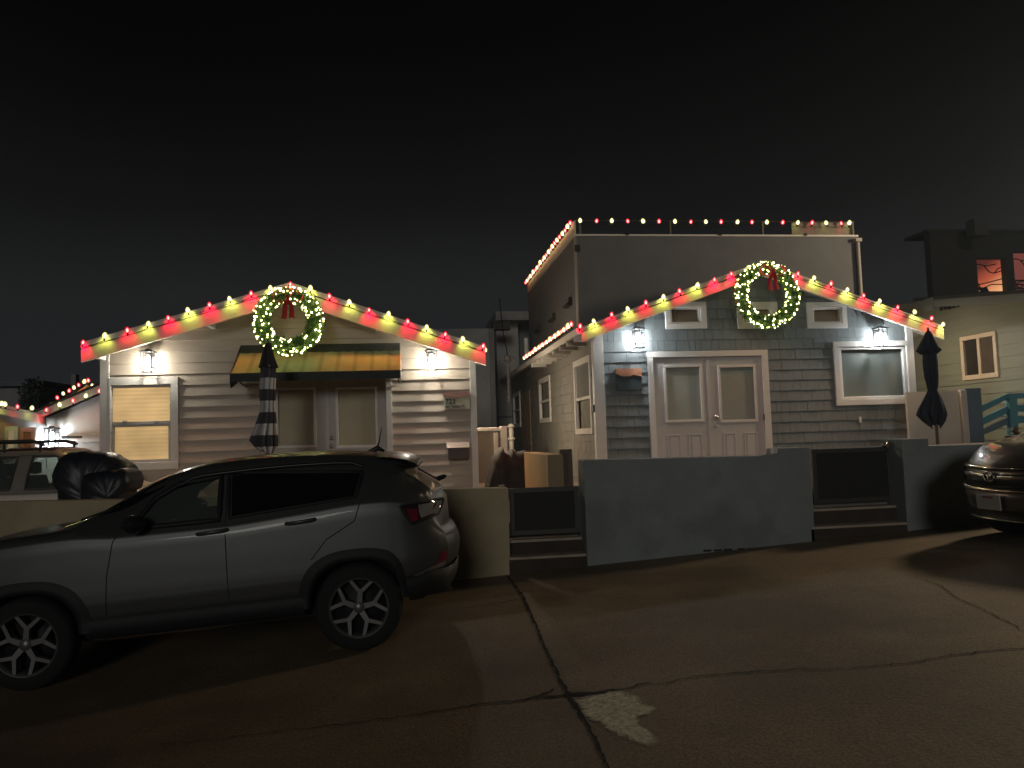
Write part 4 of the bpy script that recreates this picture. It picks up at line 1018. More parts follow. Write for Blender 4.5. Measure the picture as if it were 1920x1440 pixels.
def wheel(t, x, z, yc, side, R=.33, rimr=.235):
    w = MB(); W = .10
    w.lathe([(rimr-.01, -W), (R-.03, -W), (R-.008, -W+.02), (R, -W+.05), (R, W-.05), (R-.008, W-.02), (R-.03, W), (rimr-.01, W)], (x, yc, z), 40, 'y')
    wo = w.build('wheel', TYRE, t, local=True)
    q = MB(); yo = yc+side*(W-.012)
    q.lathe([(rimr, side*.012), (rimr-.022, side*.008), (rimr-.03, -side*.03), (rimr-.035, -side*.12)], (x, yo, z), 40, 'y')
    for k in range(5):
        a = math.radians(90+72*k+8)
        rad = np.array([math.cos(a), 0, math.sin(a)]); tan = np.array([-math.sin(a), 0, math.cos(a)]); cc = np.array([x, yo, z])
        fork = cc+rad*rimr*.50
        def bar(p0, p1, w0, w1):
            d = p1-p0; d /= np.linalg.norm(d); nn = np.array([-d[2], 0, d[0]]); yv = np.array([0, side, 0])
            q.hexa([p0-nn*w0-yv*.035, p0+nn*w0-yv*.035, p1+nn*w1-yv*.035, p1-nn*w1-yv*.035, p0-nn*w0*.8+yv*.0, p0+nn*w0*.8+yv*.0, p1+nn*w1*.8+yv*.004, p1-nn*w1*.8+yv*.004])
        bar(cc+rad*.02, fork+rad*.012, .026, .022)
        for sg in (-1, 1): bar(fork+tan*sg*.004, cc+rad*(rimr-.022)+tan*sg*rimr*.40, .018, .014)
    q.lathe([(0, side*.01), (.035, side*.008), (.05, -side*.01), (.052, -side*.05)], (x, yo, z), 20, 'y')
    q.build('rim', RIM, wo, local=True)
    q = MB(); q.lathe([(0, 0), (rimr-.03, 0), (rimr-.03, -side*.02), (0, -side*.02)], (x, yc-side*.01, z), 24, 'y'); q.build('brake_disc', CLAD, wo, local=True)
    return wo
def arch_pts(ax, az, ar, z0, n=22):
    o = []; a0 = math.asin(max(-1, min(1, (z0-az)/ar)))
    for k in range(n+1):
        a = a0+(math.pi-2*a0)*k/n; ca, sa = math.cos(a), math.sin(a)
        e = 2.6; rr = ar/((abs(ca)**e+abs(sa)**e)**(1/e))           # squarish arch
        o.append((ax+rr*ca, az+rr*sa*.985))
    return o

SUVP = dict(
    top=[(-2.0,.90),(-1.985,1.02),(-1.95,1.10),(-1.88,1.17),(-1.78,1.25),(-1.66,1.345),(-1.60,1.43),(-1.50,1.462),(-1.36,1.488),(-.95,1.530),(-.50,1.545),(-.12,1.535),(.12,1.495),(.32,1.432),(.58,1.305),(.86,1.155),(.95,1.130),(1.30,1.108),(1.66,1.065),(1.88,1.0),(1.97,.93),(2.0,.86)],
    belt=[(-2.0,.86),(-1.95,1.0),(-1.75,1.09),(-1.3,1.125),(-.8,1.09),(-.2,1.05),(.5,1.045),(.85,1.065),(1.3,1.045),(1.7,.98),(1.9,.90),(2.0,.82)],
    hw=[(-2.0,.66),(-1.96,.71),(-1.85,.775),(-1.6,.815),(-1.2,.825),(0,.822),(1.0,.825),(1.5,.81),(1.8,.77),(1.95,.71),(2.0,.66)],
    low=[(-2.0,.52),(-1.75,.48),(-1.5,.45),(-.9,.42),(.8,.40),(1.5,.42),(2.0,.40)],
    rear=[(.3,-1.90),(.50,-1.945),(.58,-2.01),(.70,-2.03),(.80,-2.00),(.86,-1.955),(.97,-1.95),(1.06,-1.975),(1.12,-1.96)],
    front=[(.3,1.86),(.5,1.97),(.7,2.0),(.9,1.99),(1.1,1.93)], rr=.20, fr=.26)
def suv(car, t, paint, openings, arches, tint_side, rear_details):
    pb = car.shell(openings, [(ax, az, ar+.005) for ax, az, ar in arches]).build('body', paint, t, local=True)
    q = MB(); q.box(-1.50, 1.60, -.60, .60, .26, .50); q.build('underbody', CLAD, t, local=True)
    for (ax, az, ar) in arches:
        for sd in (1, -1):
            q = MB(); pts = arch_pts(ax, az, ar, .36)
            inner = [(ax+(x-ax)*.90, az+(z-az)*.90) for x, z in pts]; outer = [(ax+(x-ax)*1.13, az+(z-az)*1.12) for x, z in pts]
            rows = [[car.warp(x, sd*(car.side(x, max(z, .46))-.04), z) for x, z in inner], [car.warp(x, sd*(car.side(x, max(z, .46))+.016), z) for x, z in inner], [car.warp(x, sd*(car.side(x, max(z, .46))+.018), z) for x, z in pts], [car.warp(x, sd*(car.side(x, max(z, .46))+.002), z) for x, z in outer]]
            q.grid(rows, flip=(sd < 0))
            rows = [[car.warp(x, sd*(car.side(x, .5)-.02), z) for x, z in inner], [(x, sd*.45, z) for x, z in inner]]
            q.grid(rows); m_ = inner; q.add([(x, sd*.45, z) for x, z in m_], [tuple(range(len(m_)))])
            q.build('wheel_arch', CLAD, t, local=True)
    for sd in (1, -1):
        q = MB(); xa, xb = arches[0][0]+arches[0][2]*1.0, arches[1][0]-arches[1][2]*1.0
        rows = []
        for z, o in ((.30, -.05), (.33, .004), (.43, .012), (.455, -.004)):
            rows.append([(x, sd*(car.side(x, .47)+o), z+(.02*(1-abs(2*k/24-1)) if False else 0)) for k, x in enumerate(np.linspace(xa, xb, 25))])
        q.grid(rows, flip=(sd > 0)); q.build('sill', CLAD, t, local=True)
        for k_, ps in enumerate(tint_side):
            q = MB(); q.grid(car.patch(ps, .003, sd)); q.build('side_window', TINT, t, local=True)
    return pb
def place_car(name, label, X, Yc, heading=-1, s=1.0):
    a = math.atan(RS)
    return thing(name, label, 'car', (X, Yc, road_z(X)), rot=(0, a, math.pi) if heading < 0 else (0, 0, 0))
SILVER = mat('silver_paint', (.10, .103, .10), .42, metal=.55, var=.03, coat=.2)
suvc = Car(SUVP)
wx0, wx1 = P(674, 1140, 6.05)[0], P(50, 1208, 6.05)[0]
SUV = place_car('parked_car', 'silver grey SUV parked in the left foreground before the tan wall', (wx0+wx1)/2, 6.05+.825)
fw = [(.44, 1.075), (-.20, 1.082), (-.19, 1.40), (.12, 1.372), (.30, 1.27)]
arch = [(-1.19, .33, .40), (1.17, .33, .40)]
qw = [(-.29, 1.095, -1.20, 1.165, -1.26, 1.335, -.27, 1.415)]
body = suv(suvc, SUV, SILVER, [fw], arch, qw, True)
for sd in (1, -1):
    for x in (-1.19, 1.17): wheel(SUV, x, .328, sd*.735, sd)
    q = MB(); suvc.ring(q, dense(fw, 5), .022, .0, sd); suvc.ring(q, dense([(-.27, 1.09), (-1.22, 1.16), (-1.28, 1.34), (-.25, 1.425)], 6), .014, .0, sd); q.build('window_trim', CLAD, SUV, local=True)
    q = MB(); q.grid(suvc.patch((.47, 1.07, -.22, 1.075, -.21, 1.41, .30, 1.30), -.012, sd)); q.build('side_window', CARGL, SUV, local=True)
    # mirrors
    q = MB(); b0 = suvc.side(.40, 1.08)
    rows = []
    for k in range(9):
        f = k/8; x = .30+.16*f; sc_ = math.sin(math.pi*(.12+.80*f)); row = []
        for j in range(13):
            a = 2*math.pi*j/12; row.append((x, sd*(b0+.12+.10*sc_*math.cos(a)), 1.115+.072*sc_*math.sin(a)))
        rows.append(row)
    q.grid(rows); q.box(.36, .42, sd*(b0-.01), sd*(b0+.06), 1.065, 1.095); q.add(rows[0][:-1], [tuple(range(12))]); q.build('wing_mirror', mat('mirror_dark', (.02, .021, .022), .3, var=.05), SUV, local=True)
    # door handles and door gaps
    for hx in (-.155, -.80):
        q = MB(); z = 1.0 if hx > -.5 else 1.015; y0 = suvc.side(hx, z)
        q.tube([(hx+.11, sd*(y0+.004), z-.006), (hx+.08, sd*(y0+.03), z-.003), (hx-.08, sd*(y0+.033), z+.006), (hx-.11, sd*(y0+.006), z+.008)], .014, 8)
        q.build('handle', SILVER, SUV, local=True)
    q = MB()
    for ln in ([(.62, .46), (.60, .75), (.55, 1.0), (.50, 1.06)], [(-.245, .46), (-.245, 1.06), (-.235, 1.42)], [(-.86, .72), (-.98, .86), (-1.20, .98), (-1.26, 1.14)]):
        dn = []
        for (x, z), (x2, z2) in zip(ln[:-1], ln[1:]):
            for k in range(6): dn.append((x+(x2-x)*k/6, z+(z2-z)*k/6))
        dn.append(ln[-1]); q.tube([suvc.warp(x, sd*(suvc.side(x, z)+.0005), z) for x, z in dn], .0045, 5)
    q.build('door_gap', DARKGAP, SUV, local=True)
    # roof rail
    q = MB(); pr = []
    for x in np.linspace(-1.28, .12, 16): pr.append((x, sd*(.575), suvc.topz(x, .575)+.035-(.03 if x in (-1.28, .12) else 0)))
    q.tube(pr, .014, 8); q.build('roof_rail', mat('roof_rail_black', (.015, .015, .015), .35, var=.05), SUV, local=True)
    # tail lamp wrapping the corner
    q = MB(); q.grid(suvc.patch((-1.77, .915, -1.99, .955, -1.998, 1.068, -1.625, 1.055), .014, sd, 18, 8)); tl = q.build('tail_light', mat('tail_lamp_smoked', (.035, .012, .014), .12, var=.3, scale=6, coat=1.0), SUV, local=True)
    q = MB(); q.grid(suvc.patch((-1.775, .928, -1.85, .94, -1.83, 1.02, -1.70, 1.035), .018, sd, 8, 6)); q.build('red_lens', mat('red_lens', (.20, .008, .03), .15, var=.2, coat=1.0), tl, local=True)
    q = MB(); q.grid(suvc.patch((-1.875, .95, -1.98, .97, -1.99, 1.055, -1.83, 1.052), .018, sd, 8, 6)); q.build('clear_lens', mat('clear_lens', (.25, .235, .225), .18, var=.2, coat=1.0), tl, local=True)
    q = MB(); suvc.ring(q, dense([(-1.77, .912), (-1.985, .952), (-1.995, 1.072), (-1.62, 1.058)], 8), .010, .012, sd); q.build('lamp_seal', CLAD, tl, local=True)
    q = MB(); q.grid(suvc.patch((-1.93, .575, -1.995, .60, -1.995, .66, -1.96, .66), .006, sd, 8, 4)); q.build('reflector', MATS['red_lens'], SUV, local=True)
    q = MB(); q.grid(suvc.patch((-1.72, .50, -1.99, .54, -1.99, .585, -1.74, .52), .008, sd, 12, 3)); q.build('bumper_trim', mat('bumper_silver', (.5, .47, .42), .35, metal=.7), SUV, local=True)
def top_patch(car, x0, x1, w0, w1, off, nx=14, ny=14):
    rows = []
    for i in range(nx+1):
        x = x0+(x1-x0)*i/nx; w_ = w0+(w1-w0)*i/nx; rows.append([car.warp(x, y, car.topz(x, y)+off) for y in np.linspace(-w_, w_, ny+1)])
    return rows
q = MB(); q.grid(top_patch(suvc, .24, .86, .55, .66, .004), flip=False); q.build('windscreen', TINT, SUV, local=True)
q = MB(); q.grid(top_patch(suvc, -1.90, -1.63, .60, .55, .006)); q.build('rear_window', mat('misted_glass', (.20, .165, .12), .35, var=.2, scale=30, coat=.4), SUV, local=True)
q = MB(); rows = []
for x, dz, wv_ in ((-1.44, .003, .60), (-1.56, .012, .61), (-1.68, .0, .61), (-1.755, -.03, .60), (-1.765, -.055, .59), (-1.70, -.075, .585), (-1.58, -.06, .58)):
    zb = 1.476+(x+1.44)*.16; rows.append([(x+.05*(abs(y)/.6)**2.5, y, zb+dz-.03*(abs(y)/.6)**3) for y in np.linspace(-wv_, wv_, 19)])
q.grid(rows); q.build('spoiler', SILVER, SUV, local=True)
def perimeter(car, z, off, x0=-1.62):
    o = []
    for x in np.linspace(x0, -2.0, 10): o.append(car.warp(x, car.side(x, max(z, .56))+off, max(z, .56)))
    y1 = car.side(-2.0, max(z, .56))
    for y in np.linspace(y1*.9, -y1*.9, 14): q_ = car.warp(-2.0, y, max(z, .56)); o.append((q_[0]-off, q_[1], q_[2]))
    for x in np.linspace(-2.0, x0, 10): o.append(car.warp(x, -(car.side(x, max(z, .56))+off), max(z, .56)))
    return o
q = MB(); rows = []
for z, off in ((.53, -.004), (.525, .010), (.45, .0), (.38, -.03), (.335, -.09)): rows.append([(x, y, z+(0 if abs(x) > 1.7 else -.02)) for x, y, _ in perimeter(suvc, z, off)])
q.grid(rows, flip=True); q.build('bumper_valance', CLAD, SUV, local=True)
q = MB(); q.tube([(-1.885, -.02, 1.20), (-1.94, .0, 1.215), (-1.95, .06, 1.22)], [.022, .02, .014], 8); q.tube([(-1.90, 0, 1.185), (-1.72, .28, 1.315)], .008, 6); q.build('rear_wiper', CLAD, SUV, local=True)
q = MB(); zt_ = suvc.topz(-1.38, 0)
q.tube([(-1.30, 0, zt_-.005), (-1.38, 0, zt_+.03), (-1.44, 0, zt_+.0)], [.02, .025, .012], 8); q.tube([(-1.375, 0, zt_+.02), (-1.40, 0, zt_+.09), (-1.43, 0, zt_+.205)], [.012, .007, .004], 6); q.build('antenna', MATS['roof_rail_black'], SUV, local=True)
# cowl with wiper at the foot of the windscreen
q = MB(); q.grid(top_patch(suvc, .83, .98, .60, .56, .010)); q.build('cowl', CLAD, SUV, local=True)
q = MB(); q.tube([suvc.warp(.90, .45, suvc.topz(.90, .45)+.03), suvc.warp(.80, .05, suvc.topz(.80, .05)+.025)], .009, 6); q.tube([(.97, y, suvc.topz(.97, y)+.012) for y in np.linspace(-.58, .58, 14)], .006, 6); q.build('wiper', CHROME, SUV, local=True)
# simple seats seen through the front windows
q = MB()
for y in (-.36, .36):
    q.prism([(-.30, y-.22, .70), (.18, y-.22, .66), (.18, y-.22, .78), (-.18, y-.22, .84), (-.34, y-.22, 1.22), (-.44, y-.22, 1.22)], (0, 0, 0), (0, .44, 0)); q.box(-.43, -.35, y-.12, y+.12, 1.24, 1.38)
q.build('seat', mat('seat_cloth', (.03, .03, .03), .9, var=.2), SUV, bevel=.03, local=True)
q = MB(); q.lathe([(.17, -.012), (.185, 0), (.17, .012), (.155, 0), (.17, -.012)], (.42, .36, 1.02), 24, 'x'); q.box(.50, .80, -.66, .66, .80, 1.03); q.build('dashboard', CLAD, SUV, bevel=.01, local=True)

# bronze car at the right edge: only its front is in the frame
RP = dict(SUVP)
RP['top'] = [(-2.0,1.0),(-1.9,1.3),(-1.7,1.52),(-1.2,1.60),(-.4,1.63),(0,1.60),(.3,1.50),(.62,1.30),(.92,1.09),(1.1,1.055),(1.5,1.005),(1.78,.93),(1.92,.855),(1.985,.79),(2.0,.74)]
RP['belt'] = [(-2.0,.95),(-1.3,1.10),(.5,1.04),(.95,1.02),(1.3,.985),(1.7,.90),(1.88,.83),(1.96,.77),(2.0,.72)]
RP['hw'] = [(-2.0,.75),(-1.8,.83),(-1.2,.845),(1.2,.845),(1.6,.83),(1.85,.80),(1.96,.765),(2.0,.73)]
RP['front'] = [(.2,1.90),(.40,1.985),(.52,2.0),(.62,1.965),(.75,1.95),(.85,1.90),(1.1,1.80)]; RP['fr'] = .34
BRONZE = mat('bronze_paint', (.12, .098, .078), .33, metal=.6, var=.06, scale=60, coat=.8)
rc = Car(RP)
RX, RY = 7.70, 6.98
RCAR = place_car('parked_car', 'bronze car nosing into the right edge with a chrome grille and round badge', RX, RY)
suv(rc, RCAR, BRONZE, [], arch, [(.40, 1.07, -1.2, 1.13, -1.2, 1.42, .15, 1.42)], False)
for sd in (1, -1):
    for x in (-1.19, 1.17): wheel(RCAR, x, .328, sd*.755, sd)
def frontpt(y, z, off=.0):
    x, yy, zz = rc.warp(2.0, y, z); return np.array([x+off, y, z])
def front_band(y0, y1, za, zb, off, m, name, parent, thick=.02, n=24, arcz=0):
    rows = []
    for z, o in ((za, -.03), (za, off), ((za+zb)/2, off+thick*.35), (zb, off), (zb, -.03)):
        rows.append([frontpt(y, z+arcz*(y/.6)**2, o) for y in np.linspace(y0, y1, n)])
    return MB().grid(rows).build(name, m, parent, local=True)
gr_ = front_band(-.50, .50, .60, .80, .004, mat('grille_black', (.008, .008, .008), .5, var=.1), 'grille', RCAR, .006)
front_band(-.50, .50, .795, .812, .012, CHROME, 'chrome_strip', gr_, .012)
for y0, y1 in ((-.50, -.075), (.075, .50)): front_band(y0, y1, .70, .745, .016, CHROME, 'grille_bar', gr_, .02)
front_band(-.56, .56, .575, .605, .020, mat('chrome_warm', (.75, .62, .48), .2, metal=1.0, var=.0), 'chrome_strip', gr_, .02)
em = MB(); c = frontpt(0, .722, .035)
def ell(a, b, cy=0, cz=0, r_=.006): em.tube([c+np.array([.0, cy+a*math.cos(q), cz+b*math.sin(q)]) for q in np.linspace(0, 2*math.pi, 30)], r_, 6)
ell(.068, .048, r_=.008); ell(.043, .017, 0, .022); ell(.018, .042, 0, .004)
em.build('badge', CHROME, gr_, local=True)
for sd in (1, -1):
    q = MB(); rows = []
    for z in np.linspace(.66, .82, 9):
        rows.append([rc.warp(2.0-.40*f, sd*((.53+.24*f) if f < .95 else rc.side(2.0-.40*f, z)), z+.05*f) for f in np.linspace(0, .95, 12)])
    rows = [[(p_[0]+.015, p_[1]+sd*.012, p_[2]) for p_ in row] for row in rows]
    q.grid(rows); q.build('headlight', mat('headlamp_lens', (.50, .43, .33), .2, var=.25, scale=14, coat=1.0), RCAR, local=True)
lp = MB(); c = frontpt(.0, .47, .03); lp.box(c[0]-.01, c[0]+.006, -.155, .155, .40, .545)
lpo = lp.build('license_plate', mat('plate_white', (.42, .39, .37), .45, var=.05), RCAR, bevel=.003, local=True)
lp = MB(); lp.box(c[0]+.004, c[0]+.0075, -.07, .07, .512, .530); lp.build('plate_band', mat('plate_band', (.25, .04, .05), .5), lpo, local=True)
lp = MB()
for k in range(7):
    y = -.125+.042*k; lp.box(c[0]+.004, c[0]+.0072, y-.012, y+.012, .435, .49)
front_band(-.64, .64, .285, .30, .02, CHROME, 'lower_trim', RCAR, .01)
front_band(-.66, .66, .30, .56, -.004, mat('bumper_dark', (.03, .024, .018), .5), 'bumper_intake', RCAR, .0)
for sd in (1, -1):
    q = MB(); q.box(.34, .52, sd*.86, sd*1.02, 1.02, 1.17); q.build('wing_mirror', BRONZE, RCAR, bevel=.03, local=True)
q = MB(); q.grid(top_patch(rc, .30, .93, .58, .70, .004)); q.build('windscreen', TINT, RCAR, local=True)

# older silver car standing in the yard at the far left, half hidden by the wall and the covered grill
FP = dict(SUVP)
FP['top'] = [(-2.0,1.2),(-1.9,1.5),(-1.7,1.64),(-1.0,1.68),(0,1.68),(.28,1.66),(.42,1.60),(.70,1.40),(.98,1.18),(1.1,1.13),(1.6,1.08),(1.9,1.0),(2.0,.9)]
FP['belt'] = [(-2.0,1.08),(-1.3,1.12),(.5,1.12),(1.0,1.10),(1.6,1.02),(2.0,.86)]
fc = Car(FP)
FX, FY = P(122, 865, 10.3)[0]-.50, 11.1
FCAR = thing('parked_car', 'older tan silver car with roof bars in the yard at the left edge', 'car', (FX, FY, P(60, 918, 10.3)[2]-1.155))
TANP = mat('tan_silver_paint', (.36, .32, .27), .4, metal=.3, var=.04, coat=.5)
fop = [(.62, 1.16), (.02, 1.16), (.02, 1.56), (.28, 1.56), (.40, 1.50)]; fo2 = [(-.16, 1.16), (-.90, 1.16), (-.90, 1.56), (-.16, 1.56)]
suv(fc, FCAR, TANP, [fop, fo2], arch, [(-1.75, 1.18, -1.05, 1.16, -1.05, 1.56, -1.6, 1.54)], False)
for sd in (1, -1):
    for x in (-1.19, 1.17): wheel(FCAR, x, .328, sd*.735, sd)
    q = MB(); fc.ring(q, dense(fop, 5), .018, .0, sd); fc.ring(q, dense(fo2, 5), .018, .0, sd); q.build('window_trim', mat('trim_grey', (.07, .068, .062), .5), FCAR, local=True)
    q = MB(); q.grid(fc.patch((.64, 1.15, .0, 1.15, .0, 1.57, .36, 1.57), -.012, sd)); q.grid(fc.patch((-.14, 1.15, -.92, 1.15, -.92, 1.57, -.14, 1.57), -.012, sd)); q.build('side_window', CARGL, FCAR, local=True)
    q = MB()
    q.tube([(x, sd*.50, 1.76-(.05 if k in (0, 11) else 0)) for k, x in enumerate(np.linspace(-1.5, .12, 12))], .022, 8)
    for x in (-1.45, -.9, -.35, .08): q.tube([(x, sd*.50, 1.62), (x, sd*.50, 1.755)], .016, 6)
    q.build('roof_rail', MATS['roof_rail_black'], FCAR, local=True)
q = MB(); q.grid(top_patch(fc, .36, .98, .52, .64, .004)); q.build('windscreen', CARGL, FCAR, local=True)
q = MB(); q.grid(top_patch(fc, -1.7, .34, .56, .54, .004)); q.build('roof_panel', mat('roof_dark', (.02, .02, .022), .4, coat=.5), FCAR, local=True)
q = MB()
for y in (-.36, .36):
    q.prism([(-.30, y-.22, .70), (.18, y-.22, .66), (.18, y-.22, .78), (-.18, y-.22, .84), (-.30, y-.22, 1.30), (-.42, y-.22, 1.30)], (0, 0, 0), (0, .44, 0)); q.box(-.40, -.32, y-.12, y+.12, 1.32, 1.48)
q.build('seat', MATS['seat_cloth'], FCAR, bevel=.03, local=True)

# ------------------------------------------------------------------ covered things
def lump(name, label, stations, Y0, Y1, base_z, m, seed, cat, wr=.03, nm=18):
    """stations: (photo x, photo y of the top) at the middle depth; a draped cover from front Y0 to back Y1"""
    Ym = (Y0+Y1)/2; r = random.Random(seed); rows = []; pts = [P(x, y, Ym) for x, y in stations]
    xs = [p[0] for p in pts]; f = pchip(xs, [p[2] for p in pts]); X0, X1 = xs[0], xs[-1]; n = 40
    ph = [r.uniform(0, 6.28) for _ in range(8)]
    for i in range(n+1):
        x = X0+(X1-X0)*i/n; e = i/n; zt = f(x); end = min(1, min(e, 1-e)/.10); wq = (Y1-Y0)/2*(.62+.38*end**.5); row = []
        for j in range(nm*2+1):
            a = math.pi*j/(nm*2); cy, sz = -math.cos(a), math.sin(a)
            pw = .45; yy = Ym+wq*math.copysign(abs(cy)**pw, cy); zz = base_z+(zt-base_z)*sz**.42
            k = wr*(math.sin(x*23+ph[0]+3*zz)+.7*math.sin(zz*31+ph[1]+x*9)+.6*math.sin(x*41-zz*17+ph[2]))*.4
            flare = .06*(1-sz)
            row.append((x+k*.6+(e-.5)*flare*2, yy+k+math.copysign(flare, cy)*abs(cy), zz+k*.5*sz))
        rows.append(row)
    g = MB().grid(rows); g.add(rows[0], [tuple(range(len(rows[0])))]); g.add(rows[-1], [tuple(range(len(rows[-1])))[::-1]])
    return tag(g.build(name, m), label, cat)
COVER = mat('vinyl_cover', (.018, .020, .027), .42, var=.2, scale=4, bump=.25, bscale=14)
t = thing('covered_grill', 'grill under a shiny black cover between the far left car and the lit window', 'grill', (P(185, 900, 9.4)[0], 9.4, ZL))
def shroud(outline, ys, scales, seed, wr):
    r = random.Random(seed); ph = [r.uniform(0, 6.28) for _ in range(6)]; q = MB(); rows = []
    pts = []
    for (xa, ya), (xb, yb_) in zip(outline[:-1], outline[1:]):
        for k in range(5): pts.append((xa+(xb-xa)*k/5, ya+(yb_-ya)*k/5))
    pts.append(outline[-1]); base = [P(x, y, 9.4) for x, y in pts]; cx = np.mean([p[0] for p in base]); zb = base[0][2]
    for Y, sc_ in zip(ys, scales):
        row = []
        for k, p in enumerate(base):
            x = cx+(p[0]-cx)*sc_; z = zb+(p[2]-zb)*(.15+.85*sc_)
            w_ = wr*(abs(math.sin(x*17+ph[0]+Y*9))**.6+abs(math.sin(z*19+x*7+ph[1]))**.6+.8*abs(math.sin(x*31-z*13+ph[2]+Y*5))**.5-1.2)
            row.append((x+w_*.4, Y-w_*.9, z+w_*.4))
        rows.append(row)
    q.grid(rows, flip=True); q.add(rows[0], [tuple(range(len(rows[0])))]); q.add(rows[-1], [tuple(range(len(rows[-1])))[::-1]])
    return q
lu = shroud([(121,936),(113,916),(105,906),(103,890),(111,869),(121,855),(135,849),(165,846.5),(200,848),(216,852),(234,864),(250,876),(256,900),(246,922),(240,936)], (9.12, 9.125, 9.14, 9.165, 9.20, 9.27, 9.36, 9.46, 9.56, 9.66, 9.72), (.06, .30, .54, .72, .86, .95, 1, 1, .98, .93, .85), 3, .020)
l2 = shroud([(176,936),(174,905),(180,888),(200,884),(228,880),(250,877),(261,884),(266,898),(262,914),(252,920),(244,936)], (8.94, 8.945, 8.96, 8.985, 9.03, 9.10, 9.20, 9.35, 9.5), (.06, .34, .62, .82, .95, 1, 1, 1, .97), 8, .016)
lu.add(l2.v, l2.f, True)
lu = lu.build('cover', COVER, t)
q = MB(); p0_, p1_ = P(121, 925, 9.4), P(242, 925, 9.4); q.box(p0_[0], p1_[0], 9.2, 9.7, ZL, p0_[2]+.06); q.build('skirt', COVER, t, bevel=.03)
BLK = mat('black_tarp', (.018, .016, .015), .8, var=.3, scale=4, bump=.3, bscale=12)
lump('covered_furniture', 'lumpy black tarp covered pile in the alley behind the narrow gate', [(917,905),(919,880),(925,857),(934,846),(940,838),(945,850),(953,852),(959,840),(965,848),(985,846),(1002,850),(1008,880),(1010,905)], 12.4, 13.3, ZL, BLK, 6, 'cover', .04)
# tan cabinet and leaning frame by the gate
XC = P(1027, 853, 9.75)[0]
ya, yb_ = 9.75, PX(982.5, 846, XC)[1]
p = P(1027, 853, ya); q_ = P(1055, 853, ya)
cab = thing('cabinet', 'tan wooden cabinet with a bright side face, behind the narrow gate', 'cabinet', (XC+.15, ya+.2, ZL))
tw = mat('tan_wood', (.50, .34, .16), .5, var=.08, scale=2, bump=.05, stretch=(1, 1, .3))
q = MB(); q.box(XC, q_[0], ya+.02, yb_, ZL, p[2]); q.build('body', tw, cab, bevel=.004)
q = MB(); q.box(XC-.003, q_[0]+.003, ya-.0, ya+.021, ZL+.01, p[2]-.004); q.build('door', mat('cabinet_front', (.30, .22, .12), .55, var=.1), cab, bevel=.004)
q = MB(); q.box(XC-.004, XC+.004, ya+.022, ya+.11, ZL+.01, p[2]-.003); q.build('edge_strip', mat('pale_wood', (.62, .47, .27), .5, var=.06), cab)
fr = thing('leaning_frame', 'dark brown wooden panel leaning upright behind the tan cabinet', 'panel', (P(1060, 880, 10.0)[0], 10.0, ZL))
a, b_ = P(990, 843, 10.35), P(1070, 845, 10.0)
wd = mat('dark_wood', (.085, .06, .043), .55, var=.3, scale=3, stretch=(4, 4, .6))
xl, xr = P(1056, 850, 10.0)[0], P(1070, 850, 10.0)[0]
q = MB(); q.box(q_[0]+.012, xr, 10.02, 10.08, ZL, b_[2]-.04); q.build('panel', wd, fr)
q = MB(); q.box(q_[0]+.012, xr+.02, 10.0, 10.1, b_[2]-.04, b_[2]+.02); q.box(xr-.05, xr+.02, 9.995, 10.1, ZL, b_[2]-.04); q.build('frame', mat('grey_wood', (.10, .08, .066), .6, var=.3, scale=3), fr, bevel=.004)

# ------------------------------------------------------------------ alley background
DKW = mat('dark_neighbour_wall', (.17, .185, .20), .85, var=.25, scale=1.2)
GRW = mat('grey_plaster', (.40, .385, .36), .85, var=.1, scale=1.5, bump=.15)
# white panel fence closing the alley
Yf = 14.2
fz = P(915, 802, Yf)[2]; f0 = P(880, 800, Yf)[0]; f1 = P(941, 800, Yf)[0]
fe = thing('fence', 'grey panel fence with a white cap rail closing the alley', 'fence', ((f0+f1)/2, Yf, ZL))
MB().box(f0-1.5, f1-.05, Yf, Yf+.04, ZL, fz-.06).build('panel', mat('fence_panel', (.20, .20, .195), .7, var=.1), fe)
MB().box(f0-1.5, f1-.03, Yf-.03, Yf+.07, fz-.06, fz).build('cap_rail', TRIM, fe, bevel=.004)
q = MB(); q.box(f1-.03, f1+.09, Yf-.04, Yf+.08, ZL, fz+.02); q.build('post', TRIM, fe, bevel=.004)
q = MB(); q.box(f1-.16, f1-.08, Yf-.05, Yf-.01, ZL+.1, fz-.10); q.box(f0, f1-.1, Yf-.03, Yf-.0, ZL+.08, ZL+.18); q.build('gate_stile', TRIM, fe, bevel=.004)
q = MB(); a = P(958, 795, 15.4); q.tube([(a[0], 15.4, ZL), (a[0], 15.4, a[2])], .05, 10)
for dz in (-.05, -.30, -.55): q.lathe([(.05, -.03), (.075, -.02), (.075, .02), (.05, .03)], (a[0], 15.4, a[2]+dz), 10)
tag(q.build('drain_pipe', MATS['grey_trim']), 'white pipe standing beside the fence in the alley', 'pipe')
q = MB(); a = P(964, 700, 19.5); b_ = P(976, 830, 19.5)
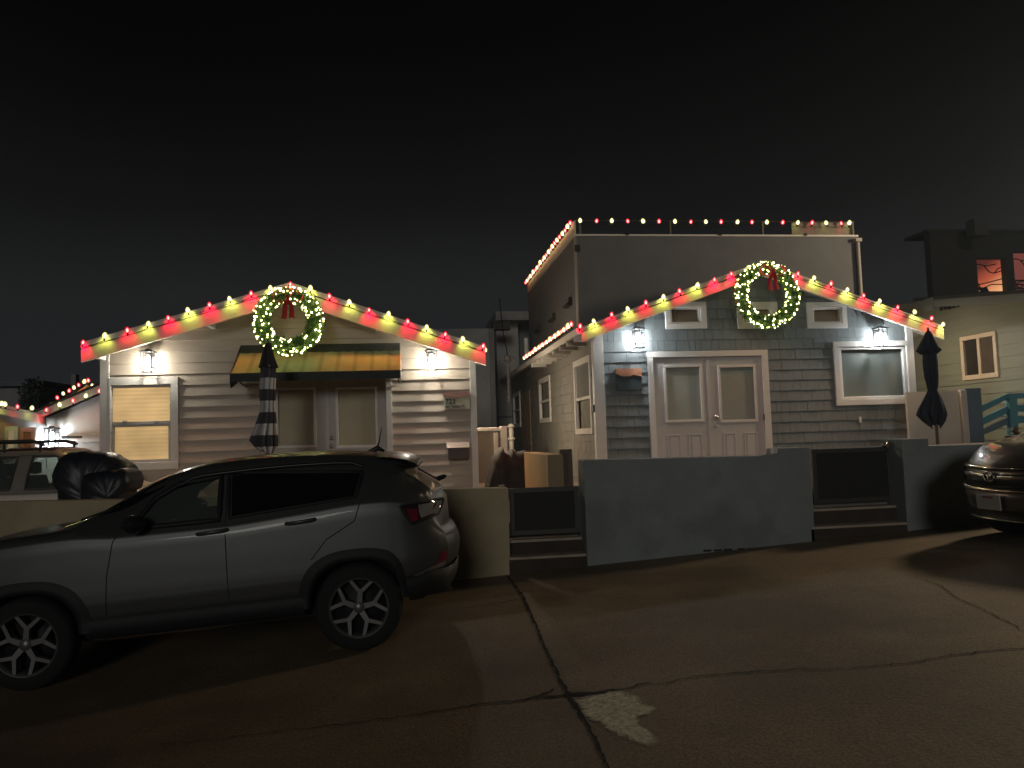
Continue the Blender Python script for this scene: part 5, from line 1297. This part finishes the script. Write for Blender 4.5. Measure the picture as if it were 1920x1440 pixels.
# tall plain block behind
Yt = 22.0
a, b_ = P(930, 612, Yt), P(986, 612, Yt); zt_ = P(960, 606, Yt)[2]
bl = thing('tower_block', 'tall pale grey block with an overhanging flat roof at the end of the alley', 'building', ((a[0]+b_[0])/2, Yt, ZL))
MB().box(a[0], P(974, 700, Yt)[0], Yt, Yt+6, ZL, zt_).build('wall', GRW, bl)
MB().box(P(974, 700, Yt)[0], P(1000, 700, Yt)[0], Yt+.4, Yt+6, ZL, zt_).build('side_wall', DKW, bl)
o1, o2 = P(929, 584, Yt-.6), P(1003, 584, Yt-.6)
MB().box(o1[0], o2[0], Yt-.6, Yt+6, zt_, o1[2]).build('roof', mat('grey_roof', (.30, .285, .265), .8, var=.15), bl)
p = P(920, 782, Yt); MB().box(a[0]-.02, P(974, 700, Yt)[0], Yt-.03, Yt, p[2]-.04, p[2]+.02).build('band', DKW, bl)
m0, m1 = P(924, 607, Yt-1.2), P(957, 614, Yt-1.2)
MB().box(m0[0], m1[0], Yt-1.25, Yt-.9, m1[2]-.05, m0[2]+.06).build('beam', mat('beam_dark', (.06, .055, .05), .8), bl)
# service mast with insulators and wire
mx_, my_ = 2.2, 17.6
p = P(952, 672, my_); b0 = P(953, 705, my_)
ms = thing('service_mast', 'electric service mast with round insulators above the alley eave', 'mast', (p[0], my_, b0[2]-.4))
q = MB(); q.tube([(p[0], my_, b0[2]-.6), (p[0], my_, p[2])], .035, 8); q.lathe([(0, -.08), (.07, -.06), (.08, .04), (.03, .10), (0, .1)], p, 10); q.build('pole', mat('mast_grey', (.16, .15, .14), .6), ms)
q = MB()
for dx in (-.16, .13): q.lathe([(0, -.05), (.035, -.04), (.02, -.01), (.04, .01), (0, .04)], (p[0]+dx, my_-.05, p[2]-.02+.03*(dx > 0)), 10)
q.tube([(p[0]-.16, my_-.05, p[2]-.03), (p[0]-.08, my_-.05, p[2]-.10), (p[0], my_-.05, p[2]-.12), (p[0]+.13, my_-.05, p[2])], .012, 6); q.build('insulator', MATS['mast_grey'], ms)
q = MB(); e_ = P(936, 560, 20.5); q.tube([(p[0], my_, p[2]+.08), P(944, 625, 19), e_], .012, 5); q.build('wire', METALD, ms)
# dark building left of the alley end, behind the beige cottage
a, b_ = P(870, 690, 18.5), P(926, 690, 18.5)
dn = thing('neighbour_building', 'dark blue grey building side seen just right of the beige cottage', 'building', ((a[0]+b_[0])/2, 18.5, ZL))
MB().box(a[0]-3, b_[0], 18.5, 30, ZL, P(900, 616, 18.5)[2]).build('wall', DKW, dn)
MB().box(b_[0]-.10, b_[0]+.02, 18.44, 18.56, ZL, P(900, 616, 18.5)[2]-.01).build('corner_board', mat('dark_trim', (.10, .10, .10), .7), dn)

# ------------------------------------------------------------------ green house to the right
GX = 10.2
GREEN = mat('sage_siding', (.25, .25, .185), .65, var=.08, scale=2, bump=.12, stretch=(.5, .5, 5))
gh = thing('green_house', 'sage green sided house at the right edge with a small slider window', 'house', (GX, 13, ZR))
yN, yF = PX(2000, 600, GX)[1], PX(1716, 600, GX)[1]
tp = [PX(1742, 566, GX), PX(1925, 553, GX)]
sl = (tp[0][2]-tp[1][2])/(tp[0][1]-tp[1][1])
def gh_top(y): return tp[1][2]+(y-tp[1][1])*sl
gw = (PX(1873, 662, GX)[1], PX(1806, 672, GX)[1], (PX(1873, 706, GX)[2]+PX(1809, 714.5, GX)[2])/2, (PX(1870, 621, GX)[2]+PX(1803, 632, GX)[2])/2)
mb = MB(); e3 = .205
yE = yF+1.5
def gwid(z):      # the top slopes towards the street
    if z <= min(gh_top(yN), gh_top(yE)): return (yN, yE)
    if sl > 0: return (max(yN, tp[1][1]+(z-tp[1][2])/sl), yE)
    return (yN, min(yE, tp[1][1]+(z-tp[1][2])/sl))
ztop_g = max(gh_top(yN), gh_top(yE))
siding(mb, (GX, 0, 0), (0, 1, 0), (-1, 0, 0), gwid, ZR-.2, ztop_g, e3, [shrink(gw, .04)], .020, .003)
mb.build('wall', GREEN, gh)
b = MB(); b.prism([(GX+.10, yN, ZR-.3), (GX+.10, yE, ZR-.3), (GX+.10, yE, gh_top(yE)-.03), (GX+.10, yN, gh_top(yN)-.03)], (0, 0, 0), (6, 0, 0)); b.build('wall', GREEN, gh)
q = MB(); q.prism([(GX-.25, yN-.3, gh_top(yN-.3)+.02), (GX-.25, tp[0][1], gh_top(tp[0][1])+.02), (GX-.25, tp[0][1], gh_top(tp[0][1])-.12), (GX-.25, yN-.3, gh_top(yN-.3)-.12)], (0, 0, 0), (.04, 0, 0)); q.build('bargeboard', mat('sage_trim', (.20, .21, .19), .6, var=.05), gh)
q = MB(); q.prism([(GX-.27, yN-.3, gh_top(yN-.3)+.08), (GX-.27, tp[0][1]+.1, gh_top(tp[0][1]+.1)+.08), (GX-.27, tp[0][1]+.1, gh_top(tp[0][1]+.1)+.022), (GX-.27, yN-.3, gh_top(yN-.3)+.022)], (0, 0, 0), (6, 0, 0)); q.build('roof', ROOF, gh)
p = PX(1742, 566, GX-.25); q = MB(); q.box(GX-.30, GX-.2, p[1]-.15, p[1]+.10, p[2]-.18, p[2]+.06); q.build('rafter_tail', MATS['sage_trim'], gh)
for xx in (1772, 1788):
    p = PX(xx, 574 if xx < 1780 else 571, GX-.02); q = MB()
    for k in range(3): q.box(GX-.035, GX-.02, p[1]-.16+.11*k, p[1]-.08+.11*k, p[2]-.07, p[2]+.07)
    q.build('gable_vent', MATS['vent_dark'], gh)
q = MB(); x0, x1 = GX-.05, GX+.02; i = (gw[0]+.075, gw[1]-.075, gw[2]+.085, gw[3]-.075)
WTR = mat('window_cream', (.70, .56, .40), .5, var=.05)
q.box(x0, x1, gw[0], gw[1], i[3], gw[3]); q.box(x0, x1, gw[0], gw[1], gw[2], i[2]); q.box(x0+.001, x1, gw[0], i[0], i[2], i[3]); q.box(x0+.001, x1, i[1], gw[1], i[2], i[3]); go = q.build('window', WTR, gh, bevel=.004)
ym = (i[0]+i[1])/2; q = MB(); q.box(GX-.035, GX+.01, ym-.035, ym+.035, i[2], i[3]); q.build('mullion', WTR, go, bevel=.003)
q = MB(); q.box(GX-.008, GX-.003, i[0], ym-.035, i[2], i[3]); q.build('pane', mat('dusk_pane', (.12, .095, .075), .08, var=.15), go)
q = MB(); q.box(GX-.004, GX+.0, ym+.035, i[1], i[2], i[3]); q.build('pane', mat('dark_pane', (.045, .04, .035), .08, var=.15), go)
# pale privacy panel, posts and the turquoise stair behind the navy umbrella
Yp = 11.4
a, b_ = P(1700, 740, Yp), P(1797, 740, Yp); zt_ = P(1760, 733, Yp)[2]
pp = thing('privacy_panel', 'pale grey privacy panel with a white end post behind the navy umbrella', 'panel', ((a[0]+b_[0])/2, Yp, ZR))
MB().box(a[0], b_[0], Yp, Yp+.05, ZR-.1, zt_-.005).build('board', mat('panel_grey', (.66, .59, .50), .7, var=.1, scale=2), pp)
c_ = P(1826, 735, Yp-.05)[0]; d_ = P(1812, 735, Yp-.05)[0]
MB().box(b_[0], d_, Yp-.06, Yp+.06, ZR-.1, zt_).build('post', mat('post_white', (.62, .58, .52), .6, var=.06), pp, bevel=.006)
TURQ = mat('turquoise_paint', (.10, .285, .36), .5, var=.1, scale=4)
BLUP = mat('blue_grey_paint', (.13, .19, .235), .6, var=.1, scale=4)
st = thing('stair_rail', 'turquoise wooden stair railing rising right beside the green house', 'railing', (P(1870, 800, Yp)[0], Yp, ZR))
e_ = P(1838, 735, Yp)[0]
MB().box(d_+.003, e_, Yp-.02, Yp+.09, ZR-.1, P(1820, 728, Yp)[2]).build('newel_post', BLUP, st, bevel=.006)
def slab(pts, Y, th, name, m, par):
    pp_ = [P(x, y, Y) for x, y in pts]; return MB().prism([tuple(k) for k in pp_], (0, 0, 0), (0, th, 0)).build(name, m, par)
slab([(1839,762),(1890,738),(1890,748),(1839,774)], Yp, .05, 'handrail', TURQ, st)
slab([(1889,738),(1960,734),(1960,744),(1889,749)], Yp, .05, 'handrail', TURQ, st)
slab([(1839,785),(1893,760),(1893,773),(1839,799)], Yp+.02, .04, 'rail', TURQ, st)
slab([(1839,806),(1893,781),(1893,794),(1839,818)], Yp+.02, .04, 'rail', BLUP, st)
slab([(1893,760),(1960,756),(1960,770),(1893,773)], Yp+.02, .04, 'rail', TURQ, st)
slab([(1893,781),(1960,778),(1960,792),(1893,794)], Yp+.02, .04, 'rail', TURQ, st)
slab([(1893,748),(1907,747),(1911,830),(1896,830)], Yp-.03, .09, 'post', TURQ, st)
# a small potted plant on the wall
pl = P(1904, 808, 9.2)
pt = thing('potted_plant', 'small pale rosette plant in a low pot beside the turquoise railing', 'plant', (pl[0], 9.2, pl[2]-.25))
MB().lathe([(0, -.25), (.09, -.25), (.13, -.07), (.12, -.06), (0, -.08)], pl, 16).build('pot', mat('pot_clay', (.12, .08, .06), .8), pt)
q = MB(); r_ = random.Random(4)
for k in range(70):
    a_ = r_.uniform(0, 6.28); el = r_.uniform(.1, 1.4); L_ = r_.uniform(.07, .14); d = np.array([math.cos(a_)*math.cos(el), math.sin(a_)*math.cos(el), math.sin(el)]); s_ = np.array([-math.sin(a_), math.cos(a_), 0])*.016
    b0 = pl+np.array([0, 0, -.05]); q.add([b0, b0+d*L_*.6+s_, b0+d*L_, b0+d*L_*.6-s_], [(0, 1, 2, 3)])
q.build('leaves', mat('rosette_leaves', (.30, .24, .17), .6, var=.3, scale=20), pt)
q = MB(); a = P(1742, 829, 9.3); q.box(a[0], 12, 9.0, 10.0, ZR, P(1800, 829, 9.2)[2]-.04)
tag(q.build('planter_bed', mat('brown_soil', (.16, .11, .075), .9, var=.3, scale=8, bump=.5)), 'brown earth planter strip behind the right end of the street wall', 'planter')

# added unseen lamp at the front corner, standing in for a warm street light
fl = (GX+1.5, yN-.35, 5.3)
q = MB(); q.box(fl[0]-.10, fl[0]+.10, fl[1]+.06, yN, fl[2]-.05, fl[2]+.12); q.lathe([(0, .10), (.11, .06), (.14, -.02)], fl, 14); fo = q.build('added_lamp', METALD, gh)
point_light('added_light', tuple(np.array(fl)-np.array(gh.location)+np.array([0, 0, -.06])), 860, (1.0, .78, .52), .40, fo)

# ------------------------------------------------------------------ dark tall house with glowing windows, far right
Yd = 24.0
a = P(1672, 520, Yd)
dh = thing('dark_house', 'dark tall house at the upper right with orange glowing windows', 'house', (P(1860, 520, Yd)[0], Yd, ZR))
x0, x1 = P(1748, 520, Yd)[0], P(2050, 520, Yd)[0]; z1 = P(1800, 436, Yd)[2]
w1 = rect(1833, 484, 1888, 546, Yd); w2 = rect(1902, 472, 1960, 546, Yd)
q = MB(); DK = mat('night_wall', (.025, .025, .025), .9, var=.15, scale=1)
for s_ in ((x0, w1[0]), (w1[1], w2[0]), (w2[1], x1)): q.box(s_[0], s_[1], Yd, Yd+.3, ZR, z1)
for w_ in (w1, w2): q.box(w_[0], w_[1], Yd, Yd+.3, ZR, w_[2]); q.box(w_[0], w_[1], Yd, Yd+.3, w_[3], z1)
q.build('wall', DK, dh)
MB().box(x0-.1, x1, Yd-.05, Yd+1.2, z1, z1+.10).build('roof', DK, dh)
GLOW = bpy.data.materials.new('orange_glow'); GLOW.use_nodes = True; n = GLOW.node_tree; n.nodes.clear(); o = n.nodes.new('ShaderNodeOutputMaterial'); e = n.nodes.new('ShaderNodeEmission')
tcx = n.nodes.new('ShaderNodeTexCoord'); sp = n.nodes.new('ShaderNodeSeparateXYZ'); n.links.new(tcx.outputs['Generated'], sp.inputs[0])
ma = n.nodes.new('ShaderNodeMath'); ma.operation = 'MULTIPLY_ADD'; ma.inputs[1].default_value = -.75; n.links.new(sp.outputs['Z'], ma.inputs[0])
mb_ = n.nodes.new('ShaderNodeMath'); mb_.operation = 'MULTIPLY_ADD'; mb_.inputs[1].default_value = .45; mb_.inputs[2].default_value = .45; n.links.new(sp.outputs['X'], mb_.inputs[0]); n.links.new(mb_.outputs[0], ma.inputs[2])
rp = n.nodes.new('ShaderNodeValToRGB'); rp.color_ramp.elements[0].position = 0; rp.color_ramp.elements[0].color = (.10, .022, .016, 1); rp.color_ramp.elements[1].position = .85; rp.color_ramp.elements[1].color = (1.0, .50, .22, 1)
ee = rp.color_ramp.elements.new(.4); ee.color = (.50, .10, .05, 1); n.links.new(ma.outputs[0], rp.inputs[0]); n.links.new(rp.outputs[0], e.inputs['Color']); e.inputs['Strength'].default_value = .95; n.links.new(e.outputs[0], o.inputs['Surface'])
for w_, s_ in ((w1, 1), (w2, 2)):
    q = MB(); q.box(w_[0]+.0, w_[1], Yd+.25, Yd+.29, w_[2], w_[3]); wn = q.build('window', GLOW if s_ == 1 else emat('dull_red_glow', (.16, .045, .035), 1.0), dh)
    q = MB(); r_ = random.Random(s_); W_ = w_[1]-w_[0]; H_ = w_[3]-w_[2]
    def pp3(u, v): return (w_[0]+W_*u, Yd+.20, w_[2]+H_*v)
    for ln in ([(-.02,.20),(.5,.30),(1.02,.42)], [(-.02,.52),(.12,.30),(.22,.12)], [(.38,.80),(.55,.62),(.72,.58),(1.0,.66)], [(.72,.58),(.85,.72),(.95,.75)], [(.06,.80),(.2,.86),(.45,.80),(.8,.86)], [(-.02,.17),(.3,.13),(.6,.24),(1.02,.24)]):
        q.tube([pp3(*k) for k in ln], .02, 5)
    if s_ == 1: q.box(w_[0], w_[0]+W_*.45, Yd+.19, Yd+.22, w_[2]+H_*.06, w_[2]+H_*.15); q.box(w_[0]+W_*.2, w_[0]+W_*.48, Yd+.19, Yd+.22, w_[2], w_[2]+H_*.08)
    else:
        for k in range(3): q.box(w_[0], w_[1], Yd+.19, Yd+.22, w_[2]+H_*(.08+.1*k), w_[2]+H_*(.12+.1*k))
    q.build('branch_silhouette', METALD, wn)
p = P(1840, 424, Yd-1); q = MB(); q.box(p[0]-.25, p[0]+.25, Yd-1, Yd-.6, p[2]-.30, p[2]+.26); q.tube([(p[0], Yd-.8, z1+.1), (p[0], Yd-.8, p[2]-.3)], .03); q.build('vent_box', mat('box_grey', (.05, .05, .05), .7), dh)

# ------------------------------------------------------------------ white house with bulbs, far left
WHT = mat('white_stucco', (.55, .545, .52), .8, var=.06, scale=2, bump=.15)
Yw = 15.0
wh = thing('white_house', 'white house at the far left edge with bulbs on its roofline', 'house', (P(140, 800, Yw)[0], Yw, ZL))
e1, e2 = P(86, 784, Yw), P(205, 733, Yw)
x0 = e1[0]; x1 = P(250, 780, Yw)[0]
q = MB(); zb = lambda x: e1[2]+(x-e1[0])*(e2[2]-e1[2])/(e2[0]-e1[0])
dx0, dx1, dzt = P(132, 800, Yw)[0], P(250, 800, Yw)[0], P(150, 814, Yw)[2]
q.prism([(x0, Yw, ZL), (x1, Yw, ZL), (x1, Yw, zb(x1)), (x0, Yw, zb(x0))], (0, 0, 0), (0, 3, 0)); q.build('wall', WHT, wh)
q = MB(); q.prism([(x0-.12, Yw-.30, zb(x0-.12)+.11), (x1, Yw-.30, zb(x1)+.11), (x1, Yw-.30, zb(x1)-.02), (x0-.12, Yw-.30, zb(x0-.12)-.02)], (0, 0, 0), (0, .04, 0)); q.build('bargeboard', mat('white_board', (.62, .60, .56), .5, var=.05), wh)
q = MB(); q.prism([(x0-.12, Yw-.32, zb(x0-.12)+.16), (x1, Yw-.32, zb(x1)+.16), (x1, Yw-.32, zb(x1)+.112), (x0-.12, Yw-.32, zb(x0-.12)+.112)], (0, 0, 0), (0, 3.4, 0)); q.build('roof', ROOF, wh)
q = MB(); q.box(dx0, dx1, Yw-.04, Yw+.01, ZL, dzt); do = q.build('door', mat('white_door', (.62, .60, .55), .5, var=.04), wh, bevel=.006)
q = MB(); fr_ = rect(134, 826, 250, 860, Yw-.05); q.box(fr_[0], fr_[1], Yw-.055, Yw-.042, fr_[3]-.03, fr_[3]); q.box(fr_[0], fr_[0]+.03, Yw-.055, Yw-.042, ZL, fr_[3]); q.build('panel', MATS['white_board'], do)
q = MB(); a, b_ = P(116, 820, Yw-.12), P(153, 819.5, Yw-.12); q.tube([a, b_], .022, 8); q.tube([a, a+np.array([0, .12, 0])], .03, 8); q.build('door_closer', mat('closer_dark', (.05, .05, .05), .5), wh)
# street-facing wing, left
wg = [P(-90, 752, Yw-2.2), P(0, 774, Yw-1.2), P(84, 795, Yw-.10)]
q = MB(); A_, B_ = wg[0], wg[2]
q.prism([(A_[0], A_[1], ZL), (B_[0], B_[1], ZL), (B_[0], B_[1], B_[2]), (A_[0], A_[1], A_[2])], (0, 0, 0), (0, .09, 0)); q.build('wall', mat('grey_wing', (.36, .37, .36), .8, var=.08), wh)
q = MB(); A2, B2 = np.array([A_[0], A_[1]-.15, A_[2]]), np.array([B_[0]+.05, B_[1]-.15, B_[2]])
q.prism([A2+[0, 0, .16], B2+[0, 0, .16], B2+[0, 0, -.01], A2+[0, 0, -.01]], (0, 0, 0), (0, .04, 0)); q.build('fascia', MATS['white_board'], wh)
for xa, xb, lit in ((8, 34, True), (38, 66, False)):
    f = (xa+90)/175; Yq = Yw-2.2+2.1*f-.04
    r_ = rect(xa, 799+xa*.06, xb, 850, Yq); q = MB(); frame_ring(q, r_, (r_[0]+.06, r_[1]-.06, r_[2]+.05, r_[3]-.08), Yq-.02, Yq+.03); wn = q.build('window', MATS['white_board'], wh)
    q = MB(); q.box(r_[0]+.06, r_[1]-.06, Yq+.005, Yq+.015, r_[2]+.05, r_[3]-.08); q.build('pane', emat('dim_lit_pane', (.42, .30, .16), .55) if lit else mat('grey_blind', (.40, .40, .37), .6), wn)
# porch gable further back
Yg = 17.0
k = [P(94, 768, Yg), P(163, 722, Yg), P(160, 740, Yg), P(98, 778, Yg)]
q = MB(); q.prism([tuple(p) for p in k], (0, 0, 0), (0, .12, 0)); q.build('porch_bargeboard', mat('porch_tan', (.45, .34, .22), .6, var=.12, scale=5), wh)
q = MB(); k = [P(163, 722, Yg), P(188, 743, Yg), P(196, 760, Yg), P(150, 752, Yg), P(160, 738, Yg)]; q.prism([tuple(p) for p in k], (0, .03, 0), (0, .12, 0)); q.build('porch_gable', MATS['porch_tan'], wh)
q = MB(); p = P(141, 712, 19); q.box(p[0]-.05, p[0]+.05, 18.9, 19.1, p[2]-.9, p[2]+.12); q.build('chimney_pipe', mat('pipe_grey', (.22, .21, .2), .6), wh)
lantern(False, 97, 822, Yw-.16, 'glowing lantern on the white house at the far left', 120, COOL, 1.15)
string('red and white bulbs along the roofline of the white house, far left',
       [(P(x, y, Yw-.42+(0 if x > 80 else (x-85)*.0120)), c) for x, y, c in ((2,761,'w'),(10,762,'w'),(33,766,'r'),(60,769,'w'),(86,772,'r'),(112,763,'w'),(137,755,'r'),(160,746,'w'),(186,737,'r'))], power=.3, size=1.0)
string('red and white bulbs on the small porch gable of the white house, far left',
       [(P(x, y, Yg-.12), c) for x, y, c in ((97,762,'w'),(108,749,'r'),(119,741,'w'),(129,736,'r'),(139,730,'w'),(148,725,'r'),(157,719,'w'),(166,717,'r'),(173,726,'w'),(181,734,'r'),(185,739,'r'))], power=.2, size=1.0)
# dim flat-roofed block behind the white house
a, b_ = P(-120, 728, 24), P(72, 728, 24)
q = MB(); q.box(a[0], b_[0], 24, 30, ZL, a[2]); db = thing('flat_building', 'dim flat roofed building behind the white house, far left', 'building', ((a[0]+b_[0])/2, 24, ZL)); q.build('wall', mat('dim_wall', (.30, .29, .28), .9, var=.1), db)
q = MB(); q.box(a[0], b_[0]+.2, 23.8, 30, a[2], a[2]+.15); q.build('roof', DKW, db)
p = P(64, 745, 22); tr = thing('small_tree', 'dark small tree beside the flat roofed building, far left', 'tree', (p[0], 22, ZL))
q = MB(); q.tube([(p[0], 22, ZL), (p[0]+.05, 22, p[2]-.4)], [.09, .05], 8); q.build('trunk', mat('bark', (.06, .045, .035), .9, var=.3), tr)
q = MB(); r_ = random.Random(11)
for i in range(900):
    d = np.array([r_.gauss(0, 1), r_.gauss(0, 1), r_.gauss(0, 1)]); d /= np.linalg.norm(d); c_ = np.array([p[0], 22, p[2]])+d*np.array([.38, .38, .55])*r_.random()**.45
    u_ = np.array([r_.uniform(-1, 1) for _ in range(3)]); v_ = np.cross(u_, d); u_ = u_/np.linalg.norm(u_)*.06; v_ = v_/(np.linalg.norm(v_)+1e-6)*.03
    q.add([c_-u_, c_+v_, c_+u_, c_-v_], [(0, 1, 2, 3)])
q.build('crown', mat('night_leaves', (.04, .055, .03), .7, var=.4, scale=8), tr)

# ------------------------------------------------------------------ thin haze added for a bloom round the lamps
HZ = bpy.data.materials.new('bloom_haze'); HZ.use_nodes = True; n = HZ.node_tree; n.nodes.clear()
o = n.nodes.new('ShaderNodeOutputMaterial'); v = n.nodes.new('ShaderNodeVolumePrincipled')
v.inputs['Density'].default_value = 0.0018; v.inputs['Color'].default_value = (.62, .80, 1.0, 1); v.inputs['Anisotropy'].default_value = 0.25
n.links.new(v.outputs[0], o.inputs['Volume'])
hz = MB().box(-63, 63, -33, 83, -7, 10).build('haze', HZ); hz['kind'] = 'stuff'
